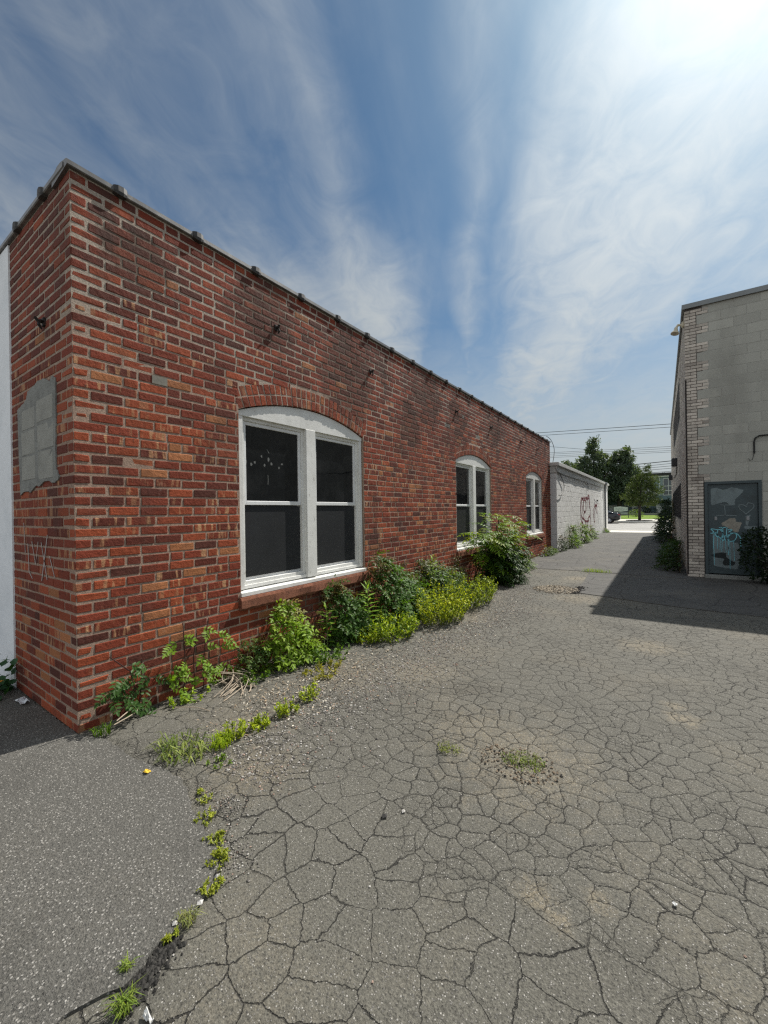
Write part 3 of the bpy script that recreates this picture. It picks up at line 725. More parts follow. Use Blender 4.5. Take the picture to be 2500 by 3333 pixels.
def smoothline(L, n=5):
    out = []
    for i in range(len(L) - 1):
        p0, p1, p2, p3 = L[max(i - 1, 0)], L[i], L[i + 1], L[min(i + 2, len(L) - 1)]
        for k in range(n):
            t = k / n; out.append(tuple(.5 * (2 * b + (c - a) * t + (2 * a - 5 * b + 4 * c - d) * t * t + (3 * b - a - 3 * c + d) * t ** 3) for a, b, c, d in zip(p0, p1, p2, p3)))
    return out + [L[-1]]
M['redspray'] = plain('dark_red_spray', (.20, .035, .05), .7, .4, 20, .3)
M['whitespray'] = plain('white_spray', (.85, .85, .84), .7, .1, 20, .3)
M['bluespray'] = plain('pale_blue_spray', (.20, .52, .60), .7, .2, 30, .3)
g = MB()
for L in G1 + G2: g.ribbon([(XB + .0055, a, b) for a, b in smoothline(L)], .085, (1, 0, 0))
g.build('graffiti', M['redspray'], wb)
g = MB()
for L in GW: g.ribbon([(XB + .0075, a, b) for a, b in smoothline(L)], .17, (1, 0, 0))
g.build('paint_smear', M['whitespray'], wb)
WR = [[(14.9, 2.93), (15.25, 2.83), (15.64, 2.8), (16.2, 2.55), (16.43, 2.36), (16.17, 2.13), (15.75, 2.0), (15.45, 1.99)], [(15.4, 2.82), (16.22, 2.79), (17.12, 2.75), (18.12, 2.78), (19.23, 2.73), (20.15, 2.77), (21.15, 2.73), (22.24, 2.76), (22.29, 2.40)], [(22.24, 2.76), (23.86, 2.74), (26.23, 2.75), (27.86, 2.73)]]
g = MB()
for L in WR: g.tube([(XB + .045, a, b) for a, b in smoothline(L)], .012, 5)
g.build('loose_cable', M['wire'], wb)

# ------------------------------------------------------------------ block warehouse on the right
rb = thing('block_warehouse', 'tall flat roofed warehouse of grey block and tan brick with a battered steel door', 'building', (XR, YR, 0))
q = MB(); bch = .0667; NB = int((HR - .095) / bch)
def tancol():
    f = rnd.uniform(.75, 1.15); return (.56 * f, .51 * f, .45 * f) if rnd.random() > .15 else (.40 * f, .36 * f, .32 * f)
ZT = HR - .095
DX0, DX1, DZ0, DZ1 = .725, 1.63, .08, 2.03
for i in range(NB):
    z0 = i * bch + .004; row = i // 3
    wq = (.205 if row % 2 else .41)
    if z0 < DZ1 - .02: wq = DX0 - XR - .003
    a = 0.0; first = True
    while a < wq - .01:
        L = (.095 if i % 2 else .2) if first else .2
        L = min(L, wq - a)
        if L < .03: break
        c_ = tancol(); bad = first and .5 < z0 < 1.4 and rnd.random() < .45
        q.cbox((XR + a + (.02 if bad else 0), YR - rnd.uniform(-.0015, .0015), z0), (1, 0, 0), (0, 1, 0), (0, 0, 1), (L - .009 - (.02 if bad else 0), .09, bch - .011), .004, .0015, col=c_, par=(rnd.random(), 0, 0))
        a += L; first = False
nrow = NB // 3 + 1
for r_ in range(nrow):
    z0 = r_ * .2; z1 = min(z0 + .2, ZT)
    x = XR + (.205 if r_ % 2 else .41)
    if z0 + .1 < DZ1: x = DX1 + .01
    k = 0; ph = .0 if r_ % 2 else .0
    while x < 12:
        L = .405; f = rnd.uniform(.92, 1.06); cc = (.37 * f, .37 * f, .335 * f) if rnd.random() > .15 else (.41 * f, .41 * f, .37 * f)
        if not (z0 + .1 < DZ1 and x < DX1): q.cbox((x, YR + rnd.uniform(-.001, .001) + .001, z0), (1, 0, 0), (0, 1, 0), (0, 0, 1), (L - .009, .1, z1 - z0 - .009), .004, .001, col=cc, mi=1)
        x += L
# beds
q.quad((XR + .004, YR + .006, 0), (DX0, YR + .006, 0), (DX0, YR + .006, ZT), (XR + .004, YR + .006, ZT), mi=2)
q.quad((DX0, YR + .003, DZ1), (12, YR + .003, DZ1), (12, YR + .003, ZT), (DX0, YR + .003, ZT), mi=3)
q.quad((DX1, YR + .003, 0), (12, YR + .003, 0), (12, YR + .003, DZ1), (DX1, YR + .003, DZ1), mi=3)
for xx in (DX0, DX1): q.quad((xx, YR + .003, 0), (xx, YR + .15, 0), (xx, YR + .15, DZ1), (xx, YR + .003, DZ1), mi=3)
q.quad((DX0, YR + .003, DZ1), (DX1, YR + .003, DZ1), (DX1, YR + .15, DZ1), (DX0, YR + .15, DZ1), mi=3)
# tan brick side wall facing the alley
for i in range(NB):
    z0 = i * bch + .004; a = .098 if i % 2 == 0 else .2
    q.cbox((XR + .0, YR + .004, z0), (1, 0, 0), (0, 1, 0), (0, 0, 1), (.09, a - .009, bch - .011), .004, .001, col=tancol(), par=(rnd.random(), 0, 0))
    while YR + a < YR2:
        L = .203; y0_ = YR + a
        if not (14.30 < y0_ + .1 < 26.05 and (1.13 < z0 + .03 < 2.2)) and not (14.35 < y0_ + .1 < 22.8 and (4.05 < z0 + .03 < 5.2)):
            q.cbox((XR + rnd.uniform(-.001, .001), y0_, z0), (1, 0, 0), (0, 1, 0), (0, 0, 1), (.03, min(L, YR2 - y0_), bch - .011), .004, .001, col=tancol(), par=(rnd.random(), 0, 0))
        a += .212
q.quad((XR + .006, YR + .01, 0), (XR + .006, YR2, 0), (XR + .006, YR2, ZT), (XR + .006, YR + .01, ZT), mi=2)
q.quad((XR, YR2, 0), (12, YR2, 0), (12, YR2, ZT), (XR, YR2, ZT), mi=3); q.quad((12, YR, 0), (12, YR2, 0), (12, YR2, ZT), (12, YR, ZT), mi=3)
q.build('wall', [M['tan'], M['cmu'], M['tanmortar'], M['cmumortar']], rb)
e = MB(); e.box(XR - .03, 12.03, YR - .03, YR2 + .03, ZT, HR - .02); e.build('roof', M['metal'], rb)
e = MB(); e.box(XR - .045, 12.05, YR - .045, YR - .02, ZT - .004, HR); e.box(XR - .045, XR - .02, YR - .02, YR2 + .045, ZT - .004, HR); e.build('roof_trim', plain('grey_roof_trim', (.20, .215, .22), .45, .2, 4, .5, .2), rb)
e = MB(); e.box(XR - .006, XR + .022, YR - .006, YR + .0, .05, 4.25); e.box(XR - .006, XR - .0, YR, YR + .02, .05, 4.25); e.build('corner_angle', M['iron'], rb)
# side windows behind upright bars
def barred(y0_, y1_, z0, z1, step, nm):
    e = MB(); e.box(XR + .02, XR + .03, y0_, y1_, z0, z1); w_ = e.build('window', plain('dark_barred_window', (.16, .165, .17), .3, .3, 3), rb)
    b = MB(); y = y0_ + .05
    while y < y1_: b.box(XR - .006, XR + .012, y - .02, y + .02, z0 - .04, z1 + .03); y += step
    b.box(XR - .004, XR + .012, y0_, y1_, z0 - .05, z0 - .005); b.box(XR - .004, XR + .012, y0_, y1_, z1, z1 + .04); b.build('window_bars', M['darkmetal'], w_)
barred(14.35, 26.0, 1.16, 2.17, .62, 'a'); barred(14.4, 22.75, 4.08, 5.17, 1.4, 'b')
# floodlight by the roof corner
e = MB(); o = Vector((XR - .02, YR + .12, 5.50)); e.cbox(o + Vector((-.03, -.06, -.06)), (1, 0, 0), (0, 1, 0), (0, 0, 1), (.06, .12, .12), .02); e.tube([o, o + Vector((-.09, 0, .015)), o + Vector((-.13, -.01, -.05))], .028, 8)
fl_ = e.build('floodlight', M['cream'], rb)
e = MB(); e.tube([o + Vector((-.125, -.01, -.03)), o + Vector((-.13, -.01, -.09)), o + Vector((-.145, -.03, -.15)), o + Vector((-.15, -.035, -.17))], [.03, .04, .075, .08], 12); e.build('lamp_head', M['cream'], fl_)
# wall boxes with cable
for (yb_, zb_, s) in ((17.3, 3.05, .22), (26.0, 3.05, .2)):
    e = MB(); e.cbox((XR - .17, yb_ - s / 2, zb_ - s * .6), (1, 0, 0), (0, 1, 0), (0, 0, 1), (.18, s, s * 1.3), .03); e.build('wall_light', M['darkmetal'], rb)
e = MB(); e.tube([(XR - .015, 17.35, 2.9), (XR - .015, 18.2, 2.72), (XR - .015, 20.5, 2.75), (XR - .015, 25.9, 3.0)], .016, 5); e.build('cable', M['wire'], rb)
e = MB(); e.tube([(4, YR - .02, 2.93), (1.75, YR - .02, 2.91), (1.60, YR - .02, 2.91), (1.54, YR - .02, 2.87), (1.52, YR - .02, 2.8), (1.52, YR - .02, 2.56)], .014, 6); e.tube([(1.52, YR - .02, 2.58), (1.49, YR - .025, 2.44), (1.45, YR - .03, 2.42), (1.43, YR - .03, 2.47)], .005, 5); e.build('cable', M['wire'], rb)
# door
M['steel'] = plain('slate_painted_steel', (.040, .062, .070), .5, .35, 4, .5, bump=.002, dirt=(.020, .028, .030, .8), dsc=4.0)
M['oldpaint'] = plain('pale_grey_paint', (.16, .20, .21), .6, .25, 8, .4, dirt=(.08, .10, .105, .7), dsc=6.0)
M['barepaint'] = plain('flaked_tan_paint', (.25, .235, .20), .7, .4, 18, .3)
M['darkpaint'] = plain('dark_peeled_paint', (.022, .028, .030), .7, .4, 14, .3)
e = MB(); ft = .055
e.box(DX0 + .003, DX0 + ft, YR - .012, YR + .10, DZ0, DZ1 - .003); e.box(DX1 - ft, DX1 - .003, YR - .012, YR + .10, DZ0, DZ1 - .003); e.box(DX0 + ft, DX1 - ft, YR - .012, YR + .10, DZ1 - ft, DZ1 - .003)
e.box(DX0 + ft + .006, DX1 - ft - .006, YR + .030, YR + .075, DZ0 + .02, DZ1 - ft - .006)
dr = e.build('door', M['steel'], rb)
e = MB(); e.cbox((DX0 - .02, YR - .10, 0), (1, 0, 0), (0, 1, 0), (0, 0, 1), (1.0, .2, DZ0 - .004), .01); e.build('doorstep', M['cement'], dr)
yd = YR + .0275
PT = [([(0.84, 1.89), (0.93, 1.9), (0.99, 1.87), (1.07, 1.85), (1.16, 1.9), (1.25, 1.88), (1.36, 1.84), (1.34, 1.78), (1.27, 1.7), (1.23, 1.65), (1.21, 1.53), (1.13, 1.53), (1.07, 1.6), (0.99, 1.58), (0.89, 1.54), (0.84, 1.54), (0.83, 1.66)], 'oldpaint'),
 ([(1.0, 1.15), (1.09, 1.23), (1.15, 1.26), (1.22, 1.26), (1.24, 1.18), (1.32, 1.17), (1.29, 1.06), (1.27, .97), (1.22, .97), (1.17, 1.02), (1.09, 1.07), (1.02, 1.11)], 'barepaint'),
 ([(1.38, 1.3), (1.45, 1.33), (1.45, 1.22), (1.43, 1.19), (1.41, 1.11), (1.38, 1.11)], 'oldpaint'), ([(1.36, 1.1), (1.56, 1.1), (1.56, 1.03), (1.36, 1.05)], 'oldpaint'),
 ([(.86, .97), (.86, .25), (1.25, .2), (1.3, .6), (1.26, .75), (1.0, .8)], 'oldpaint')]
for n_, (L, mt) in enumerate(PT):
    e = MB(); P = []
    for i, a in enumerate(L):
        b = L[(i + 1) % len(L)]
        for k in range(4): P.append((lerp(a[0], b[0], k / 4) + rnd.uniform(-.008, .008), yd, lerp(a[1], b[1], k / 4) + rnd.uniform(-.008, .008)))
    e.prism(P, (0, .002, 0)); e.build('paint_patch', M[mt], dr)
e = MB()
P = [(0.81, .48), (0.92, .52), (1.0, .54), (1.07, .53), (1.06, .46), (1.1, .41), (1.21, .34), (1.18, .27), (1.04, .27), (1.0, .33), (1.04, .41), (.89, .44)]
e.prism([(a + rnd.uniform(-.01, .01), yd - .002, b + rnd.uniform(-.01, .01)) for a, b in P], (0, .002, 0)); e.build('paint_patch', M['darkpaint'], dr)
TAG = [[(0.82, 1.04), (0.88, 1.03), (0.93, 1.02), (1.02, 1.03)], [(0.82, 1.04), (0.88, 0.96), (0.93, 0.86), (0.92, 0.95), (0.82, 0.94)], [(0.94, 1.01), (0.93, 0.92), (0.97, 0.85), (1.02, 0.86), (1.02, 0.96), (0.98, 1.02)],
 [(1.02, 1.07), (1.02, 0.93), (1.0, 0.84), (1.03, 0.79), (1.05, 0.86), (1.03, 0.89), (1.08, 0.89)], [(1.09, 1.07), (1.08, 0.97), (1.09, 0.86), (1.12, 0.81)], [(0.96, 1.06), (1.07, 1.07)], [(1.1, 1.02), (1.17, 1.02), (1.11, 0.97)],
 [(1.1, 0.9), (1.16, 0.94), (1.22, 0.94), (1.24, 0.89), (1.21, 0.81), (1.15, 0.78), (1.11, 0.8), (1.1, 0.87), (1.15, 0.93)], [(1.14, 0.95), (1.22, 0.95), (1.27, 0.91), (1.3, 0.84), (1.3, 0.75), (1.3, 0.6)]]
DRIP = [[(0.88, 0.92), (0.87, 0.72), (0.88, 0.28)], [(0.87, 0.91), (0.86, 0.61)], [(0.93, 0.87), (0.93, 0.62)], [(0.98, 0.84), (0.97, 0.59)], [(1.01, 0.81), (1.0, 0.56)], [(1.06, 0.83), (1.07, 0.54)], [(1.1, 0.8), (1.11, 0.49)], [(1.13, 0.78), (1.13, 0.21)], [(1.19, 0.8), (1.2, 0.38)], [(1.11, 0.78), (1.1, 0.5)]]
e = MB()
for L in TAG: e.ribbon([(a, yd - .004, b) for a, b in (smoothline(L) if len(L) > 2 else L)], .016, (0, -1, 0))
for L in DRIP: e.ribbon([(a, yd - .005, b) for a, b in L], .007, (0, -1, 0))
e.build('graffiti', M['bluespray'], dr)
HEART = [[(1.4, 1.49), (1.35, 1.53), (1.29, 1.53), (1.28, 1.49), (1.3, 1.44), (1.35, 1.39), (1.39, 1.34)], [(1.39, 1.35), (1.48, 1.44), (1.51, 1.5), (1.49, 1.55), (1.42, 1.57), (1.40, 1.52)], [(0.92, 1.32), (1.07, 1.32), (1.25, 1.31)], [(1.05, 1.54), (1.06, 1.42), (1.06, 1.31)], [(0.98, 1.54), (1.17, 1.53)]]
e = MB()
for L in HEART: e.ribbon([(a, yd - .004, b) for a, b in smoothline(L)], .014, (0, -1, 0))
e.build('faded_scrawl', M['oldpaint'], dr)
for a, b in ((.91, 1.255), (1.415, 1.26)):
    e = MB(); e.cbox((a - .022, yd - .012, b - .04), (1, 0, 0), (0, 1, 0), (0, 0, 1), (.045, .012, .08), .003); e.build('lock_plate', M['galv'], dr)
e = MB(); e.tube([(1.50, yd, 1.02), (1.50, yd - .05, 1.02)], .012, 8); e.tube([(1.50, yd - .05, 1.02), (1.40, yd - .05, 1.015)], .012, 8); e.build('handle', M['galv'], dr)
for z in (.35, 1.05, 1.75):
    e = MB(); e.tube([(DX0 + ft + .004, yd - .008, z - .05), (DX0 + ft + .004, yd - .008, z + .05)], .010, 8); e.build('hinge', M['darkmetal'], dr)
# ------------------------------------------------------------------ beyond the street
def tree(name, label, loc, trunk, blobs, n, size, cols, tr=.2, group=None):
    t = thing(name, label, 'tree', loc, group)
    tb = MB()
    for pts, r in trunk: tb.tube(pts, r, 8, col=(.045, .038, .032))
    tb.build('trunk', M['bark'], t, smooth=True)
    cr = MB(); vol = [b[3] * b[4] * b[5] for b in blobs]; tot = sum(v ** .8 for v in vol)
    for b, v in zip(blobs, vol):
        m = int(n * v ** .8 / tot); ctr = Vector(b[:3])
        # twig clusters inside the blob, leaves round each cluster
        for _ in range(max(3, m // 14)):
            d = rv(1)
            while d.length > 1 or d.length < .25: d = rv(1)
            d = d.normalized() * (rnd.random() ** .45)
            k = ctr + Vector((d.x * b[3], d.y * b[4], d.z * b[5])); cs = rnd.uniform(.5, 1.1) * size * 1.9
            cc = cmix(cols[0], cols[1], rnd.random())
            for _ in range(14):
                p = k + rv(cs); a = rv(1).normalized(); u = (a.cross(rv(1))).normalized(); s = size * rnd.uniform(.5, 1.1)
                f = rnd.uniform(.75, 1.25)
                cr.add([p - a * s, p + u * s * .45, p + a * s, p - u * s * .45], [(0, 1, 2, 3)], col=tuple(x * f for x in cc))
    cr.build('crown', M['leaf'], t, fix=False)
    return t
yb = 75  # far trees: haze is put into their paler, bluer leaf colours
tree('broadleaf_tree', 'tall dark spreading tree with pointed top rising behind the white block building', (-9.3, yb, .55),
     [([(-9.3, yb, .4), (-9.2, yb, 3.5), (-9.4, yb, 7), (-9.3, yb, 11)], [.4, .3, .22, .06]), ([(-9.2, yb, 3.5), (-11, yb, 6), (-11.6, yb, 8)], [.2, .14, .05]), ([(-9.3, yb, 4.5), (-7.5, yb, 7), (-7, yb, 9)], [.2, .13, .05])],
     [(-9.35, yb, 12.5, .85, .9, .8), (-9.7, yb, 11.2, 1.15, 1.3, .9), (-10.7, yb, 9.3, 1.2, 1.6, .9), (-8.6, yb, 10.0, 1.3, 1.5, 1.0), (-9.8, yb, 7.6, 2.0, 2.2, 1.4), (-7.9, yb, 8.2, 1.2, 1.6, 1.0), (-10.6, yb, 5.4, 1.8, 2.2, 1.5), (-8.3, yb, 5.6, 1.7, 2.2, 1.6), (-9.4, yb, 3.2, 2.2, 2.2, 1.5), (-12, yb, 7.2, 1.0, 1.4, 1.0)], 13000, .26, ((.050, .075, .055), (.105, .14, .095)))
tree('broadleaf_tree', 'broad dark tree with gaps in its crown standing behind the young street tree', (-5.8, yb + 1, .55),
     [([(-5.8, yb + 1, .4), (-5.9, yb + 1, 4), (-5.7, yb + 1, 9)], [.38, .28, .07]), ([(-5.9, yb + 1, 4), (-4.5, yb + 1, 7)], [.2, .06]), ([(-5.9, yb + 1, 4), (-7.2, yb + 1, 7.5)], [.2, .06])],
     [(-4.85, yb + 1, 10.6, .75, .9, .7), (-6.0, yb + 1, 9.9, 1.2, 1.3, .8), (-4.7, yb + 1, 9.3, 1.1, 1.3, .9), (-6.9, yb + 1, 9.0, .9, 1.2, .8), (-5.7, yb + 1, 7.9, 1.5, 1.7, .8), (-4.0, yb + 1, 7.4, 1.0, 1.4, 1.0), (-6.6, yb + 1, 6.4, 1.3, 1.7, .9), (-4.6, yb + 1, 5.7, 1.4, 1.7, 1.1), (-6.4, yb + 1, 4.1, 1.5, 1.8, 1.4), (-4.4, yb + 1, 3.6, 1.3, 1.6, 1.3)], 11500, .26, ((.050, .075, .055), (.105, .14, .095)))
tree('broadleaf_tree', 'distant small dark tree crown peeping over the white roof edge left of the tall trees', (-13.6, 79, .55),
     [([(-13.6, 79, .4), (-13.5, 79, 8)], [.3, .08])], [(-14.4, 79, 9.6, .9, 1, .6), (-13.2, 79, 8.6, 1.5, 1.5, 1.0), (-12.6, 79, 6.8, 1.8, 1.8, 1.3), (-13.8, 79, 5.2, 2.0, 2, 1.6)], 4600, .26, ((.050, .075, .055), (.105, .14, .095)))
ts = 51.5
tree('street_tree', 'young rounded street tree with slim trunk in the pavement across the road', (-2.1, ts, .14),
     [([(-2.1, ts, .1), (-2.08, ts, 1.4), (-2.0, ts, 2.6), (-1.8, ts, 5.4)], [.15, .12, .09, .02]), ([(-2.08, ts, 1.5), (-3.0, ts + .2, 3.2)], [.06, .02]), ([(-2.05, ts, 1.7), (-1.1, ts - .2, 3.4)], [.06, .02]), ([(-2.0, ts, 2.2), (-2.3, ts - .4, 4.4)], [.05, .015])],
     [(-1.35, ts, 5.75, .45, .5, .55), (-1.5, ts, 5.0, .75, .9, .6), (-2.25, ts, 4.6, .7, .9, .6), (-.9, ts, 4.4, .75, .9, .6), (-2.7, ts, 3.7, .8, 1.0, .6), (-1.6, ts, 3.8, 1.2, 1.2, .8), (-.55, ts, 3.3, .75, 1.0, .7), (-3.1, ts, 2.7, .85, 1.0, .5), (-1.9, ts, 2.6, 1.3, 1.3, .7), (-.6, ts, 2.35, .7, .9, .5), (-2.7, ts, 2.0, .8, .9, .4), (-1.3, ts, 1.95, .9, 1.0, .35)], 17000, .075, ((.030, .050, .016), (.075, .105, .034)))
mb = MB(); P = [(-2.1 + 1.25 * math.cos(t) * rnd.uniform(.85, 1.1), ts + 1.1 * math.sin(t) * rnd.uniform(.85, 1.1), .147) for t in [k * .262 for k in range(24)]]
mb.prism(P, (0, 0, .05)); tag(mb.build('mulch_bed', plain('dark_mulch', (.035, .025, .018), .95, .5, 20, .1, bump=.02)), 'dark mulch bed round the foot of the street tree', 'mulch')

# two storey building across the lawn
ob = thing('office_building', 'two storey pale blue building with flat dark roof and tall gridded window', 'building', (0, 78, .6))
M['pblue'] = plain('pale_blue_panel', (.20, .26, .29), .6, .08, 1, .3); M['blue'] = plain('blue_grey_panel', (.10, .15, .18), .6, .08, 1, .3); M['offwhite'] = plain('offwhite_trim', (.55, .58, .58), .6, .06, 1, .3)
M['darksoffit'] = plain('dark_soffit', (.02, .022, .022), .7, .2, 1); M['farglass'] = plain('far_window_glass', (.05, .065, .08), .08, .2, .6, .6)
e = MB(); e.box(-12, 26, 78, 92, 3.42, 6.36); e.build('upper_wall', M['pblue'], ob)
e = MB(); e.box(-12, 26, 77.9, 92, 2.52, 3.40); e.build('floor_band', M['blue'], ob)
e = MB(); e.box(-12, 26, 79.4, 92, .5, 2.50); e.build('lower_wall', M['blue'], ob)
e = MB(); e.box(-12.3, 26.3, 77.5, 92.3, 6.56, 7.0); e.build('roof', M['darksoffit'], ob)
e = MB(); e.box(-12.2, 26.2, 77.6, 92.2, 6.37, 6.55); e.build('roof_trim', M['offwhite'], ob)
for k in range(-3, 7):
    x0 = .08 + k * 2.6
    e = MB(); e.box(x0, x0 + 1.3, 77.93, 77.97, 3.46, 6.05); w_ = e.build('window', M['farglass'], ob)
    e = MB()
    for x in (x0 - .05, x0 + .62, x0 + 1.3): e.box(x, x + .06, 77.88, 77.995, 3.43, 6.10)
    for z in (3.43, 4.12, 4.86, 6.05): e.box(x0 - .05, x0 + 1.36, 77.885, 77.99, z, z + .08)
    e.build('window_frame', M['offwhite'], w_)
    e = MB(); e.box(x0 - .55, x0 - .45, 77.9, 77.99, 3.42, 6.36); e.build('wall_rib', M['offwhite'], ob)
for k in range(-2, 4):
    x0 = -.10 + k * 3.4
    e = MB(); e.box(x0, x0 + 1.7, 79.33, 79.38, .75, 2.02); w_ = e.build('window', plain('pale_shop_glass', (.13, .17, .17), .15, .2, .6, .5), ob)
    e = MB()
    for x in (x0 - .04, x0 + .55, x0 + 1.15, x0 + 1.7): e.box(x, x + .05, 79.28, 79.39, .62, 2.06)
    e.box(x0 - .04, x0 + 1.75, 79.29, 79.385, 1.0, 1.05); e.build('window_frame', M['offwhite'], w_)
    e = MB(); e.box(x0 - .80, x0 - .12, 79.3, 79.39, .6, 2.0); e.build('door', M['offwhite'], ob)
e = MB()
for x in (.02, .22): e.tube([(x, 80, 6.95), (x, 80, 7.25), (x + .1, 80, 7.3)], .05, 8)
e.build('roof_pipe', M['offwhite'], ob)
mb = MB(); mb.cbox((-30, 70.5, .3), (1, 0, 0), (0, 1, 0), (0, 0, 1), (31.0, .25, .42), .02); tag(mb.build('low_wall', plain('grey_low_wall', (.16, .165, .16), .9, .2, 2)), 'low grey wall behind the roadside signboard', 'wall')
# bush behind the sign
def bush(name, label, loc, blobs, n, size, cols, cat='shrub'):
    t = thing(name, label, cat, loc); cr = MB(); st = MB()
    for b in blobs:
        for _ in range(3): st.tube([(loc[0] + rnd.uniform(-.1, .1), loc[1] + rnd.uniform(-.1, .1), loc[2]), (b[0] + rnd.uniform(-.2, .2) * b[3], b[1], b[2])], [.012, .004], 5, col=(.05, .04, .03))
    st.build('stem', M['stem'], t)
    tot = sum(b[3] * b[5] for b in blobs)
    for b in blobs:
        for _ in range(int(n * b[3] * b[5] / tot)):
            d = rv(1)
            while d.length > 1: d = rv(1)
            d = d.normalized() * d.length ** .5
            p = Vector(b[:3]) + Vector((d.x * b[3], d.y * b[4], d.z * b[5])); p.z = max(p.z, loc[2] + .01)
            a = (d + rv(.9) + Vector((0, 0, -.2))).normalized(); nn = a.cross(rv(1)).normalized()
            f = rnd.uniform(.7, 1.3); leaf(cr, p, a, nn, size * rnd.uniform(.6, 1.2), size * .5, tuple(x * f for x in cmix(cols[0], cols[1], rnd.random())))
    cr.build('foliage', M['leaf'], t, fix=False); return t

def leaf(mb, b, d, n, l, w, col):
    s = d.cross(n).normalized(); dr = n * (-.10 * l)
    mb.add([b, b + d * (.32 * l) + s * (w * .46) + n * (.06 * w), b + d * (.68 * l) + s * (w * .36) + dr * .4, b + d * l + dr, b + d * (.68 * l) - s * (w * .36) + dr * .4, b + d * (.32 * l) - s * (w * .46) + n * (.06 * w), b + d * (.5 * l) - n * (.10 * w)],
           [(0, 1, 6), (1, 2, 6), (2, 3, 6), (3, 4, 6), (4, 5, 6), (5, 0, 6)], col=col)
bush('shrub', 'small yellow green shrub on the lawn beside the signboard', (-3.2, 66, .33), [(-3.2, 66, .8, .9, .6, .5), (-2.7, 66, .6, .6, .5, .35)], 900, .10, ((.07, .12, .03), (.16, .22, .05)))
bush('shrub', 'dark clipped shrub under the trees at the blue building', (-1.9, 76.5, .6), [(-2.8, 76.5, 1.1, 1.3, .6, .6), (-1.6, 76.5, 1.0, 1.0, .6, .5)], 1600, .14, ((.02, .035, .015), (.035, .06, .025)))
# sign on two posts
sg = thing('signboard', 'pale signboard with grey lettering between two black posts on the lawn', 'sign', (-4.6, 62, .2))
sgm = plain('pale_sign_face', (.42, .46, .46), .6, .06, 3)
e = MB(); P = [(-5.42, 62, 1.06), (-5.1, 62, 1.10), (-4.6, 62, 1.02), (-4.1, 62, 1.10), (-3.82, 62, 1.10), (-3.82, 62, 1.60), (-4.2, 62, 1.66), (-4.7, 62, 1.74), (-5.1, 62, 1.70), (-5.42, 62, 1.66)]
e.prism(P, (0, .06, 0)); e.build('board', sgm, sg)
e = MB(); e.box(-5.42, -3.82, 62, 62.05, .70, .94); e.build('lower_board', plain('grey_sign_face', (.27, .30, .30), .6, .06, 3), sg)
for x in (-5.50, -3.80):
    e = MB(); e.cbox((x, 61.98, .1), (1, 0, 0), (0, 1, 0), (0, 0, 1), (.075, .10, 1.78), .01); e.build('post', M['darkmetal'], sg)
e = MB()
for z, x0, x1, h in ((1.48, -5.2, -4.35, .05), (1.36, -5.28, -3.95, .055), (1.24, -4.95, -4.3, .035)):
    x = x0
    while x < x1:
        L = rnd.uniform(.16, .34); pts = [(x + L * k / 12, 61.994, z + h * math.sin(k * 2.1 + x * 9) * .6) for k in range(13)]; e.ribbon(pts, .022, (0, -1, 0)); x += L + .07
e.build('lettering', plain('grey_sign_letters', (.16, .18, .19), .6), sg)

